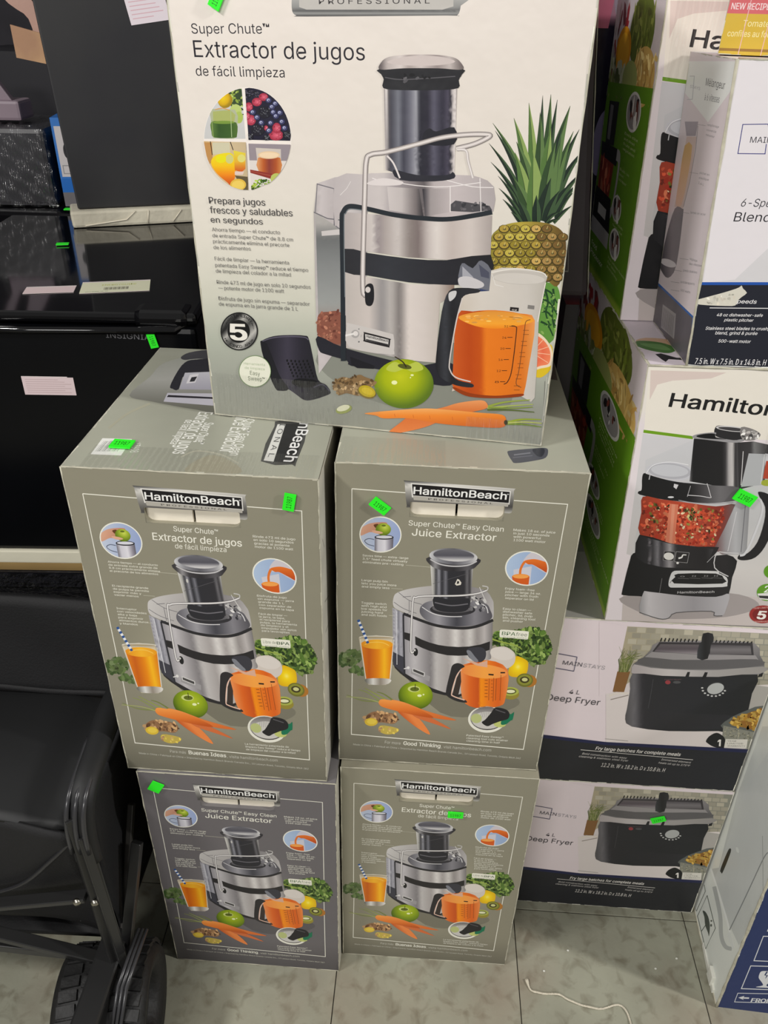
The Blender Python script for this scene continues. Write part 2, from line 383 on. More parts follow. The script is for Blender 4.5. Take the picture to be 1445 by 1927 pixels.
# ------------------------------------------------------------------ the grey juicer cartons
WH = (238, 236, 222)
def gray_front(lang, W, H, ground=(143, 139, 120), k=1.0, seed=1):
    a = Art([(28.9, 156), (1415, 205), (1133, 1815), (40, 1763)], W, H)
    g0 = ground
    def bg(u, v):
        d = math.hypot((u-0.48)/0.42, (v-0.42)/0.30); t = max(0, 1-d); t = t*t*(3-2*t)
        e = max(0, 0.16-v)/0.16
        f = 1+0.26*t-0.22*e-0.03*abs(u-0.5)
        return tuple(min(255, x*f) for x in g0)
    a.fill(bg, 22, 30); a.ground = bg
    # table shadow under the juicer
    a.poly(smooth(P('330,1180 600,1500 900,1500 1040,1440 900,1360 500,1200')), tuple(x*0.86 for x in g0))
    # frame
    for s in ('120,295 412,314', '1000,350 1292,368 1175,1045', '1140,1230 1061,1699 108,1625 115,1290', '113,1165 120,295'):
        a.line(s, 4.5, WH)
    # badge
    a.poly(smooth(P('408,262 424,250 700,268 985,286 1000,300 992,400 978,418 940,416 700,400 440,392 418,380'), k=3), lin(0, 250, 0, 420, (0, (60, 60, 60)), (.12, (225, 222, 215)), (.4, (150, 148, 142)), (.8, (70, 68, 66)), (1, (190, 188, 180))))
    a.poly('440,262 984,300 976,372 446,338', (228, 226, 220))
    a.poly('447,268 978,305 972,364 452,328', (24, 22, 24))
    a.text('HamiltonBeach', 455, 320, 958, 346, 38, (240, 240, 236), bold=0.03)
    a.text('®', 962, 322, 972, 323, 8, (240, 240, 236))
    a.poly('452,330 972,366 968,384 456,352', (176, 172, 162))
    a.text('P R O F E S S I O N A L', 535, 350, 885, 372, 9, (50, 48, 46), bold=0.01)
    # titles
    if lang == 'en':
        a.text('Super Chute™ Easy Clean', 427, 487, 944, 517, 27, WH, bold=0.006)
        a.text('Juice Extractor', 445, 541, 903, 568, 38, WH, bold=0.012)
    else:
        a.text('Super Chute™', 573, 484, 812, 499, 27, WH, bold=0.006)
        a.text('Extractor de jugos', 450, 531, 928, 560, 38, WH, bold=0.012)
        a.text('de fácil limpieza', 562, 574, 838, 590, 26, WH)
    T = lambda ls, x, y, dy, h, ws: [a.text(t, x, y+i*dy, x+w_, y+i*dy+w_*0.055, h, WH, bold=0.008) for i, (t, w_) in enumerate(zip(ls, ws))]
    if lang == 'en':
        T(['Saves time — extra-large', '3.5” feed chute virtually', 'eliminates pre-cutting'], 176, 655, 18, 11, [250, 245, 222])
        T(['Large pulp bin', 'lets you juice more', 'and empty less'], 170, 788, 17, 11, [142, 190, 152])
        T(['Toggle switch', 'with high and', 'low speeds for', 'juicing hard', 'and soft foods'], 167, 910, 16, 11, [138, 138, 142, 118, 140])
        T(['Makes 18 oz. of juice', 'in just 10 seconds', 'with powerful', '1100 watt motor'], 998, 512, 18, 12, [228, 196, 150, 175])
        T(['Enjoy foam-free', 'juice — large 34 oz.', 'pitcher with froth', 'separator on lid'], 955, 826, 17, 11, [160, 195, 180, 155])
        T(['Easy to clean —', 'dishwasher safe', 'pitcher, lid, pulp', 'bin, cleaning tool', 'and pusher'], 943, 935, 16, 11, [155, 160, 162, 178, 110])
        T(['Patented Easy Sweep™', 'cleaning tool cuts strainer', 'cleaning time in half'], 745, 1628, 15, 10, [205, 230, 185])
        foot = ('For more', 'Good Thinking', ', visit hamiltonbeach.com')
    else:
        T(['Ahorra tiempo — el conducto', 'de entrada extra grande de', '8.8 cm prácticamente elimina', 'el precorte de los alimentos'], 176, 655, 16, 10, [270, 265, 275, 262])
        T(['El recipiente grande', 'de pulpa te permite', 'exprimir más y', 'vaciar menos'], 172, 782, 16, 10, [195, 195, 150, 132])
        T(['Interruptor', 'con velocidades', 'alta y baja', 'para exprimir', 'alimentos duros', 'y blandos'], 168, 902, 16, 10, [110, 160, 104, 135, 160, 98])
        T(['Rinde 473 ml de jugo', 'en solo 10 segundos', 'gracias al potente', 'motor de 1100 watt'], 998, 510, 18, 12, [228, 215, 190, 205])
        T(['Disfruta de jugo', 'sin espuma — jarra', 'grande de 1 L', 'con separador de', 'espuma en la tapa'], 955, 822, 16, 10, [160, 195, 140, 175, 185])
        T(['Fácil de limpiar —', 'la jarra, la tapa,', 'el recipiente para', 'pulpa, la herramienta', 'de limpieza y el', 'empujador son aptos', 'para lavavajillas'], 943, 918, 15, 10, [155, 140, 162, 198, 150, 190, 150])
        T(['La herramienta patentada de', 'limpieza Easy Sweep™ reduce el tiempo', 'de limpieza del colador a la mitad'], 720, 1622, 15, 10, [240, 300, 270])
        foot = ('Para más', 'Buenas Ideas', ', visita hamiltonbeach.com')
    a.text(foot[0], 293, 1673, 380, 1679, 15, (205, 203, 190)); a.text(foot[1], 396, 1680, 600, 1694, 20, WH, bold=0.025)
    a.text(foot[2], 606, 1695, 882, 1712, 15, (205, 203, 190))
    a.text('Made in China • Fabriqué en Chine • Imported by Hamilton Beach Brands Canada Inc., 10 Leswyn Road, Toronto, Ontario M6A 1K2', 118, 1684, 1045, 1752, 9, (205, 203, 190), bold=0.005)
    # leader lines
    for s in ('412,700 545,710', '332,826 395,830', '318,972 345,974'): a.line(s, 2.5, (190, 187, 168))
    a.n = 8
    # round picture: hand and apple over the chute
    a.ell(274, 538, 115, 97, WH, n=40); a.ell(274, 538, 109, 91, lin(160, 0, 380, 0, (0, (196, 205, 222)), (1, (150, 166, 205))), n=40)
    a.setclip([(274+109*math.cos(math.radians(t)), 538+91*math.sin(math.radians(t))) for t in range(0, 360, 15)])
    a.poly(smooth(P('150,520 200,485 245,474 300,472 310,482 270,492 262,512 285,528 250,530 215,526 165,545')), lin(160, 480, 250, 530, (0, (226, 178, 150)), (1, (196, 138, 112))))
    a.poly(smooth(P('238,486 262,482 262,506 245,500')), (100, 60, 30))
    a.poly('243,548 345,552 341,640 241,640', lin(241, 0, 345, 0, (0, (110, 108, 118)), (.2, (205, 203, 212)), (.55, (225, 223, 230)), (.8, (150, 146, 158)), (1, (95, 92, 100))))
    a.ell(294, 552, 52, 13, (28, 28, 34)); a.ell(294, 551, 45, 8, (214, 214, 222))
    a.line(smooth(P('240,565 210,560 188,572 205,590 240,600'), False), 4, (84, 92, 112))
    a.ell(290, 510, 42, 33, rad(298, 498, 45, 38, (0, (206, 218, 96)), (.5, (160, 180, 50)), (1, (105, 128, 28)))); a.ell(292, 490, 12, 5, (96, 112, 26))
    a.poly(smooth(P('228,516 268,520 288,530 262,534 236,528')), (222, 172, 142))
    a.setclip(None)
    a.n = 8
    # round picture: pouring juice
    a.ell(1073, 712, 119, 94, WH, n=40); a.ell(1073, 712, 112, 88, lin(960, 0, 1180, 0, (0, (176, 196, 222)), (1, (150, 172, 208))), n=40)
    a.setclip([(1073+112*math.cos(math.radians(t)), 712+88*math.sin(math.radians(t))) for t in range(0, 360, 15)])
    a.poly(smooth(P('1055,668 1100,625 1145,640 1185,668 1190,735 1150,722 1100,690 1070,690')), (206, 200, 206))
    a.poly(smooth(P('1060,672 1110,662 1160,672 1200,690 1190,735 1150,716 1105,692 1080,690')), lin(0, 660, 0, 730, (0, (232, 120, 40)), (1, (190, 74, 20))))
    a.poly('1000,720 1100,700 1088,830 1005,830', (206, 205, 214))
    a.line(smooth(P('1062,676 1048,696 1038,722 1036,752'), False), 13, (224, 118, 44))
    a.ell(1040, 757, 48, 15, (240, 150, 60)); a.poly('992,757 1088,757 1080,830 1004,830', (212, 92, 26)); a.ell(1040, 757, 42, 10, (244, 164, 80))
    a.setclip(None)
    a.n = 6
    # blurred leaves behind the glass
    a.blobs(smooth(P('42,1205 75,1180 150,1165 160,1200 145,1240 60,1245')), 60, 14, 26, [(78, 100, 52), (96, 116, 66), (60, 84, 42), (110, 126, 84)], 3)
    a.blobs(smooth(P('108,1262 180,1250 185,1290 112,1285')), 26, 12, 20, [(84, 108, 58), (100, 120, 72)], 4)
    # glass of juice with striped straw
    a.poly('152,1094 250,1080 348,1096 326,1330 300,1352 205,1352 188,1330', (190, 180, 158)); a.poly('160,1102 342,1104 324,1300 196,1300', (214, 200, 170))
    a.poly('165,1128 340,1130 320,1318 192,1318', lin(165, 0, 335, 0, (0, (232, 136, 24)), (.25, (206, 98, 18)), (.55, (238, 140, 12)), (.75, (255, 190, 30)), (1, (226, 128, 16))))
    a.ell(252, 1130, 88, 26, lin(165, 0, 340, 0, (0, (236, 150, 30)), (.5, (252, 186, 44)), (1, (238, 158, 30))))
    a.line(smooth(P('185,1132 220,1120 280,1120 318,1136'), False), 4, (255, 206, 90)); a.ell(250, 1092, 96, 9, (222, 216, 200)); a.ell(250, 1094, 88, 6, (176, 160, 130))
    a.poly(smooth(P('192,1318 322,1318 314,1345 255,1352 200,1345'), k=3), lin(190, 0, 322, 0, (0, (120, 118, 112)), (.3, (230, 228, 222)), (.6, (150, 140, 128)), (1, (226, 222, 214))))
    a.line('160,1104 190,1318', 4, (232, 226, 212)); a.line('344,1104 324,1316', 4, (226, 220, 206))
    P0, P1 = (150, 998), (203, 1125)
    for i in range(11):
        q = lambda t: (P0[0]+(P1[0]-P0[0])*t, P0[1]+(P1[1]-P0[1])*t)
        a.line([q(i/11), q((i+1)/11)], 15, (236, 238, 240) if i % 2 else (44, 84, 150))
    a.n = 6
    # kale
    kl = smooth(P('885,1085 930,1050 1000,1062 1085,1030 1150,1042 1195,1080 1212,1130 1195,1190 1165,1228 1120,1232 1060,1215 1020,1180 960,1160 905,1130'))
    a.poly(kl, (58, 78, 34)); a.blobs(kl, 420, 8, 22, [(52, 78, 30), (86, 118, 46), (118, 146, 66), (70, 98, 38), (142, 166, 88), (34, 54, 24)], 5)
    a.line(smooth(P('885,1096 940,1112 1010,1128 1050,1150'), False), 9, (150, 168, 70), w1=4)
    a.poly(smooth(P('927,1056 935,1044 1010,1048 1080,1052 1086,1062 1082,1090 1072,1096 1000,1090 935,1086 926,1078'), k=3), (236, 234, 218))
    if lang == 'en': a.text('BPA', 938, 1073, 1012, 1077, 19, (52, 96, 52), bold=0.01); a.text('free', 1015, 1077, 1076, 1080, 19, (120, 128, 112))
    else: a.text('Libre de', 936, 1070, 1005, 1074, 15, (120, 128, 112)); a.text('BPA', 1010, 1076, 1078, 1079, 15, (60, 84, 60), bold=0.02)
    a.text('IN FOOD ZONES', 944, 1086, 1074, 1092, 5, (110, 120, 100))
    # lemon, kiwis
    a.poly(smooth(P('975,1272 990,1220 1012,1192 1030,1188 1068,1205 1084,1222 1080,1270 1060,1295 1020,1302 985,1296')), rad(1028, 1245, 62, 62, (0, (255, 240, 120)), (.3, (250, 216, 20)), (1, (224, 176, 8))))
    a.ell(1090, 1322, 42, 34, (176, 116, 44)); a.ell(1066, 1318, 46, 37, (112, 112, 44)); a.ell(1066, 1316, 38, 29, (140, 142, 52)); a.ell(1065, 1316, 26, 18, (66, 60, 30)); a.ell(1066, 1315, 16, 10, (206, 206, 140))
    a.ell(990, 1395, 46, 30, (150, 138, 52)); a.ell(988, 1380, 46, 24, (172, 180, 80)); a.ell(988, 1380, 32, 15, (90, 92, 44)); a.ell(988, 1380, 25, 9, (232, 232, 190))
    # ---- juicer
    a.n = 40
    base = P('338,1190 338,1222 350,1258 380,1288 420,1318 470,1348 520,1372 570,1392 620,1404 700,1416 860,1340 860,1250')
    a.poly(base, (42, 40, 42))
    # clear pulp bin at the left
    a.poly('338,930 400,960 402,1290 340,1240', lin(338, 0, 404, 0, (0, (172, 170, 176)), (.15, (140, 138, 146)), (.3, (214, 213, 220)), (.45, (120, 120, 130)), (.7, (176, 175, 184)), (1, (110, 108, 116))))
    a.poly('340,1170 402,1200 402,1292 340,1240', (62, 62, 72)); a.line('362,950 362,1240', 3, (228, 228, 232))
    # lid, clear plastic, seen from above
    lid = smooth(P('345,925 346,870 372,846 440,826 560,810 700,806 840,830 885,880 893,915 890,985 860,1020 760,1042 640,1040 520,1000 400,955'), k=4)
    a.poly(lid, lin(340, 830, 890, 1000, (0, (206, 203, 200)), (.35, (178, 174, 172)), (.55, (120, 117, 120)), (.8, (150, 146, 146)), (1, (190, 186, 184))))
    a.poly(smooth(P('490,960 500,915 560,890 700,885 840,900 875,940 880,985 800,1020 650,1028 540,1005')), lin(490, 0, 890, 0, (0, (96, 95, 102)), (.25, (160, 158, 164)), (.5, (66, 66, 74)), (.75, (134, 132, 138)), (1, (80, 78, 84))))
    a.ell(668, 938, 125, 34, (48, 47, 52)); a.ell(668, 930, 112, 26, (98, 96, 100))
    for s in ('372,848 430,890 500,912', '430,890 430,960', '346,900 400,935 470,960', '395,872 440,868'): a.line(smooth(P(s), False), 3, (110, 108, 112))
    a.line(smooth(P('500,925 560,960 640,975 720,975'), False), 4, (224, 222, 222)); a.line(smooth(P('800,890 850,920 862,955'), False), 5, (225, 224, 224))
    a.blobs(smooth(P('750,880 830,870 860,900 840,940 760,930')), 24, 6, 16, [(46, 46, 52), (210, 208, 206), (120, 118, 122)], 6)
    # chute
    a.poly('546,690 780,700 770,850 762,930 560,918 552,800', lin(546, 0, 780, 0, (0, (214, 212, 206)), (.08, (170, 168, 164)), (.13, (60, 60, 64)), (.2, (150, 150, 158)), (.27, (40, 40, 46)), (.36, (120, 120, 128)), (.42, (44, 44, 50)), (.8, (46, 45, 50)), (.86, (110, 108, 112)), (.92, (52, 50, 54)), (1, (196, 194, 190))))
    a.poly(smooth(P('566,870 660,885 758,876 752,935 700,952 620,950 570,930'), k=3), (40, 40, 46)); a.line(smooth(P('570,900 660,916 752,906'), False), 6, (110, 108, 114))
    a.line('560,800 760,740', 2, (90, 88, 92)); a.ell(590, 745, 6, 11, (200, 198, 194)) if seed != 2 else (a.poly('694,772 704,776 716,792 712,804 690,808 680,800', (224, 218, 206)), a.poly('694,782 704,786 702,797 690,799', (30, 30, 34)))
    # cap
    a.poly(smooth(P('541,655 548,700 600,724 680,732 760,722 796,704 804,660'), k=4), lin(541, 0, 804, 0, (0, (60, 58, 60)), (.12, (150, 148, 150)), (.25, (60, 58, 62)), (.5, (44, 42, 46)), (.8, (92, 90, 94)), (1, (50, 48, 52))))
    a.ell(672, 652, 132, 44, lin(541, 0, 804, 0, (0, (210, 210, 212)), (.2, (140, 140, 146)), (.5, (96, 95, 102)), (.8, (150, 149, 154)), (1, (214, 213, 212))), rot=3)
    a.ell(674, 646, 112, 32, lin(0, 615, 0, 680, (0, (104, 103, 110)), (.5, (84, 83, 92)), (.8, (190, 188, 190)), (1, (222, 220, 218))), rot=3)
    a.line(smooth(P('546,668 600,694 672,704 750,698 800,676'), False), 7, (196, 194, 196))
    # body: upper steel band, dark band, lower steel
    steel = lin(400, 0, 892, 0, (0, (150, 147, 152)), (.12, (196, 192, 194)), (.3, (132, 128, 130)), (.36, (196, 192, 190)), (.5, (170, 164, 162)), (.58, (226, 222, 218)), (.66, (168, 162, 160)), (.74, (214, 210, 206)), (.82, (150, 144, 142)), (.9, (190, 184, 182)), (1, (120, 116, 116)))
    a.poly('402,962 470,990 560,1024 660,1040 770,1038 888,1000 886,1110 886,1340 700,1400 620,1388 560,1368 480,1330 402,1284', steel)
    a.line(smooth(P('398,962 440,978 500,1000 560,1020 610,1030 660,1036 720,1038 770,1034 830,1018 890,992'), False, 3), 15, (40, 39, 42))
    a.poly('400,1062 436,1070 436,1112 400,1098', (40, 38, 40))
    a.poly('462,1084 500,1102 540,1117 590,1130 640,1137 700,1140 760,1137 820,1126 874,1108 872,1154 820,1172 770,1184 700,1188 640,1186 590,1176 540,1162 500,1147 464,1130', (40, 38, 40))
    a.line(smooth(P('404,1290 398,1000 402,968 425,966'), False, 4), 9, (46, 46, 52))
    a.poly('440,1262 545,1302 540,1330 438,1288', (160, 157, 158)); a.poly('448,1256 516,1282 513,1304 446,1278', (214, 212, 210)); a.poly('452,1262 511,1285 509,1299 451,1275', (70, 68, 68))
    a.ell(424, 1256, 8, 8, (226, 224, 222)); a.line('400,1262 424,1256', 5, (230, 228, 226))
    a.ell(465, 1170, 13, 22, (30, 30, 32)); a.ell(460, 1160, 5, 6, (220, 218, 214))
    # locking bar
    bar = smooth(P('455,1168 438,1150 450,900 468,874 520,866 700,862 800,850 855,832'), False, 6)
    a.line(bar, 12, (84, 82, 84)); a.line(bar, 8, (206, 202, 200)); a.line(bar, 3, (240, 238, 236))
    a.line(smooth(P('856,834 860,815 830,808'), False), 6, (196, 194, 190)); a.line(smooth(P('815,815 830,850 850,890'), False), 4, (214, 212, 208))
    # jug
    a.poly(smooth(P('880,1200 880,1150 950,1135 1000,1160 1014,1190 1000,1235 940,1260 850,1220')), (214, 204, 194)); a.ell(940, 1175, 66, 34, (222, 214, 206), rot=8)
    a.poly(smooth(P('712,1258 715,1240 860,1210 972,1262 960,1420 930,1460 820,1474 740,1450 715,1380'), k=3), lin(712, 0, 975, 0, (0, (240, 150, 90)), (.2, (226, 104, 30)), (.38, (206, 84, 20)), (.42, (252, 150, 12)), (.6, (238, 122, 28)), (.8, (224, 100, 26)), (1, (236, 140, 70))))
    a.ell(842, 1272, 128, 38, lin(712, 0, 975, 0, (0, (240, 140, 70)), (.5, (252, 168, 70)), (1, (244, 150, 80))), rot=4)
    a.poly(smooth(P('745,1160 760,1145 820,1140 850,1160 848,1200 820,1222 770,1205 752,1185')), (58, 58, 66)); a.poly(smooth(P('745,1162 765,1160 790,1190 810,1215 795,1222 765,1200')), (128, 130, 138))
    a.poly('720,1200 800,1240 860,1250 860,1212 810,1228', (222, 176, 150))
    a.poly(smooth(P('735,1245 700,1228 668,1240 655,1280 632,1380 640,1410 690,1436 745,1444 740,1430 700,1415 668,1392 690,1300 712,1262'), k=4), (44, 42, 44))
    a.line(smooth(P('718,1262 690,1300 664,1390 675,1410 735,1430'), False), 6, (236, 196, 176)); a.poly('712,1268 690,1310 668,1396 700,1404 716,1330', (58, 48, 44))
    for s in ('870,1310 868,1430', '910,1310 905,1430', '935,1290 930,1430', '895,1306 892,1436'): a.line(s, 2.5, (120, 60, 20))
    for i in range(6): a.line([(845, 1320+i*18), (862, 1320+i*18)], 3, (120, 60, 20)); a.line([(880, 1322+i*18), (890, 1322+i*18)], 2, (120, 60, 20))
    a.poly('866,1284 895,1286 894,1294 866,1292', (30, 22, 20)); a.poly('932,1274 958,1274 957,1281 932,1282', (40, 30, 26))
    a.n = 90
    # apple
    a.ell(464, 1408, 95, 76, rad(478, 1385, 112, 96, (0, (188, 204, 50)), (.45, (152, 174, 24)), (.8, (112, 136, 16)), (1, (76, 100, 10))), n=36)
    a.ell(455, 1372, 34, 17, (206, 216, 130)); a.ell(459, 1373, 25, 12, (96, 108, 24)); a.line('461,1375 463,1345', 4, (60, 56, 26)); a.ell(486, 1408, 12, 7, (240, 246, 190)); a.ell(508, 1402, 5, 4, (240, 246, 190))
    # carrots
    for s, w_, c in (('262,1442 170,1438 85,1408', 9, (130, 138, 84)), ('262,1436 200,1395 150,1378', 8, (142, 152, 88)), ('300,1432 240,1400 185,1370', 9, (150, 160, 84)), ('262,1446 180,1425 80,1418', 6, (168, 174, 110)), ('340,1436 290,1402 250,1390', 8, (120, 132, 60))): a.line(smooth(P(s), False), w_, c, w1=3)
    a.poly(smooth(P('350,1470 400,1478 480,1530 545,1620 480,1590 400,1530 360,1490'), k=4), lin(360, 1500, 400, 1470, (0, (196, 84, 30)), (1, (240, 138, 70))))
    a.poly(smooth(P('330,1436 400,1445 520,1490 690,1540 560,1530 440,1500'), k=4), lin(0, 1440, 0, 1530, (0, (246, 152, 78)), (1, (220, 112, 48))))
    a.poly(smooth(P('440,1500 540,1525 660,1590 560,1560 470,1530'), k=4), (214, 112, 60))
    a.poly(smooth(P('262,1440 290,1430 400,1452 520,1500 560,1530 440,1512 300,1478 266,1462'), k=4), lin(0, 1434, 0, 1520, (0, (250, 160, 78)), (.6, (232, 122, 44)), (1, (196, 88, 28))))
    a.n = 10
    # ginger
    gr = smooth(P('182,1535 215,1505 260,1498 350,1512 368,1540 340,1565 270,1558 215,1572')); a.poly(gr, (150, 110, 76)); a.blobs(gr, 50, 6, 18, [(176, 134, 92), (120, 84, 54), (206, 164, 116), (96, 66, 46)], 8)
    a.ell(218, 1556, 36, 22, (224, 190, 60)); a.ell(220, 1554, 26, 14, (238, 208, 80)); gr = smooth(P('258,1590 280,1574 366,1590 360,1612 310,1624 270,1612')); a.poly(gr, (200, 176, 80)); a.blobs(gr, 20, 5, 12, [(214, 190, 96), (196, 150, 110), (230, 206, 90)], 9)
    a.n = 100
    # strainer with cleaning tool
    a.ell(858, 1535, 104, 73, WH, n=40); a.ell(860, 1530, 94, 64, lin(0, 1470, 0, 1595, (0, (120, 116, 116)), (.4, (186, 182, 178)), (1, (60, 56, 56)))); a.ell(860, 1540, 84, 48, (206, 203, 198))
    for i in range(9): a.line([(835+i*8, 1480), (820+i*11, 1525)], 2, (150, 146, 142))
    a.ell(800, 1530, 30, 26, (188, 196, 130)); a.ell(930, 1560, 34, 18, (196, 204, 120)); a.poly(smooth(P('960,1492 988,1505 1006,1494 1008,1500 1000,1535 990,1540 960,1562 935,1556')), (20, 116, 82))
    a.poly(smooth(P('880,1500 905,1470 960,1478 982,1500 975,1530 930,1545 890,1560 860,1572 830,1552 850,1535')), (34, 33, 36)); a.line('905,1480 960,1498', 5, (90, 88, 92))
    a.wear(seed, edges='tblr')
    return a
def gray_side(D, H, light):
    a = Art([(0, 0), (100, 0), (100, 100), (0, 100)], D, H)
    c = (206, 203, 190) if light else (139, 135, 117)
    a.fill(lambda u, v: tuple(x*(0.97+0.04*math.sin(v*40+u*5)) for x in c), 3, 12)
    for i in range(9): a.line([(random.Random(i).uniform(2, 20), 8+i*10), (random.Random(i+50).uniform(2, 26), 12+i*10)], 0.5, (150, 148, 138))
    a.wear(4); return a
def gray_top(W, D, H, loc, rz, full):
    f = face_px(loc, rz, W, D, H, 'top'); a = Art(f, W, D)
    a.fill(lambda u, v: tuple(x*(1+0.04*math.sin(9*u+4*v)) for x in (160, 161, 146)), 10, 10)
    if full:
        a.view(100, 640, 2.5804)
        tw = (228, 228, 220)
        # printed juicer, seen lying on its side
        a.poly(smooth(P('370,270 470,180 545,110 760,60 900,80 900,360 700,340 480,300'), k=4), lin(0, 60, 0, 330, (0, (150, 152, 142)), (.5, (172, 172, 166)), (1, (112, 112, 102))))
        a.poly(smooth(P('620,85 660,62 760,48 900,50 900,90 700,92 640,98'), k=3), (66, 66, 70))
        a.poly(smooth(P('568,225 600,160 640,110 700,95 900,92 900,180 660,160 610,240 580,238'), k=3), (44, 44, 50))
        a.poly('640,160 900,150 900,245 612,240', lin(0, 150, 0, 245, (0, (205, 205, 212)), (1, (170, 168, 180)))); a.poly('664,170 708,164 690,208 646,212', (228, 226, 230)); a.poly('672,182 700,178 686,202 662,204', (50, 50, 54))
        a.poly('555,258 900,262 900,330 536,300', (198, 196, 206)); a.poly('560,268 900,285 900,292 552,278', (40, 38, 44))
        for t, x0, y0, x1, y1, h in (('Super Chute™', 736, 402, 682, 505, .011), ('Extractor de jugos', 710, 350, 577, 552, .017), ('de fácil limpieza', 645, 388, 566, 505, .010), ('Super Chute™ Easy Clean', 960, 330, 858, 560, .011), ('Juice Extractor', 900, 350, 806, 545, .017)):
            a.text(t, x0, y0, x1, y1, 10, tw, bold=0.012, hm=h)
        # badge read from the right-hand side
        a.poly(smooth(P('1008,590 1075,420 1090,395 1240,395 1180,598 1160,606'), k=2), (70, 70, 68)); a.poly('1022,586 1090,410 1128,410 1070,592', (214, 214, 208)); a.poly('1072,592 1130,408 1232,408 1170,600', (26, 26, 28))
        a.text('HamiltonBeach', 1268, 238, 1118, 590, 10, (232, 232, 230), bold=0.03, hm=.0135); a.text('P R O F E S S I O N A L', 1180, 200, 1042, 570, 10, (60, 60, 60), hm=.006)
        # bar code panel
        a.poly('182,556 240,478 384,482 330,562', (232, 232, 226))
        for i in range(14): x = 214+i*8; a.line([(x+34, 492), (x-8, 542)], 1.5+(i*7 % 3), (150, 150, 146))
        a.text('67608', 388, 500, 372, 548, 10, tw, hm=.009)
        a.line(smooth(P('270,430 360,360 470,310'), False), 10, (168, 166, 146)); a.line(smooth(P('620,570 700,540 820,560 900,600'), False), 7, (176, 174, 156)); a.poly(smooth(P('640,640 760,560 880,600 900,650')), (158, 154, 134))
    else:
        a.view(560, 480, 2.5804)
        a.poly(smooth(P('1018,960 1040,950 1150,940 1200,938 1216,950 1205,985 1150,1000 1060,1012 1040,1000'), k=3), (78, 80, 88)); a.poly(smooth(P('1140,945 1190,940 1200,955 1185,980 1160,975')), (48, 50, 58)); a.line('1050,972 1130,962', 6, (120, 122, 130)); a.line('1045,985 1140,975', 3, (110, 112, 122))
        a.poly('1180,500 1200,600 1262,610 1240,500', (96, 86, 82))
    a.wear(9, c=(196, 194, 178), w=0.003, edges='bl'); return a

GW, GD, GH = 0.275, 0.3487, 0.475
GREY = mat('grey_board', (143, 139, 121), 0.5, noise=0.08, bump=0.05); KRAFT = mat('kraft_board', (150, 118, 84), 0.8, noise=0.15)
GREYD = mat('shaded_mauve_grey_board', (112, 109, 110), 0.5, noise=0.08, bump=0.05); WORN = mat('worn_board_edge', (196, 192, 172), 0.7, noise=0.3, nscale=60, bump=0.4)  # GREYD: mauver grey, with the wagon's shade also put into the colour
def edge_strip(parent, pts, r=0.0008, seed=1, name='worn_edge'):
    rg = random.Random(seed); out = []
    for a, b in zip(pts, pts[1:]):
        a, b = Vector(a), Vector(b); n = max(2, int((b-a).length/0.018))
        out += [a+(b-a)*(i/n)+Vector([rg.uniform(-1, 1)*0.00025 for _ in range(3)]) for i in range(n)]
    out.append(Vector(pts[-1])); b = MB(); b.tube(out, [r*rg.uniform(0.6, 1.3) for _ in out], 6); return b.build(name, WORN, parent, smooth=True)
def gray_box(label, loc, rz, lang, top=None, dark=False, seed=1, hole_seed=0):
    t = thing('juicer_box', label, 'box', loc, rz, 'juicer boxes stacked two by two')
    a = gray_front(lang, GW, GH, (108, 104, 106) if dark else (143, 139, 121), seed=seed)  # dark ground: mauver ink plus wagon shade put into the colour
    q = [a.m(*p) for p in ((436, 372), (952, 384), (700, 372), (700, 452))]
    hole = (q[0][0], q[3][1], q[1][0], q[2][1])
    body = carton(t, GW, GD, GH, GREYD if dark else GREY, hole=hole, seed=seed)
    a.punch(hole); a.build('front_print', t, T_front())
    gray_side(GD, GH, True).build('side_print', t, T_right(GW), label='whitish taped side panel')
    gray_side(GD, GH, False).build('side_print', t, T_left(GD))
    if top is not None: gray_top(GW, GD, GH, loc, rz, top == 'full').build('top_print', t, T_top(GH))
    edge_strip(t, [(0.001, 0, GH), (GW, 0, GH)], seed=seed); edge_strip(t, [(GW, 0, 0), (GW, 0, GH)], seed=seed+1); edge_strip(t, [(0, 0, 0), (0, 0, GH)], r=0.0008, seed=seed+2)
    edge_strip(t, [(0, 0, 0.001), (GW, 0, 0.001)], r=0.0008, seed=seed+5)
    return t, a
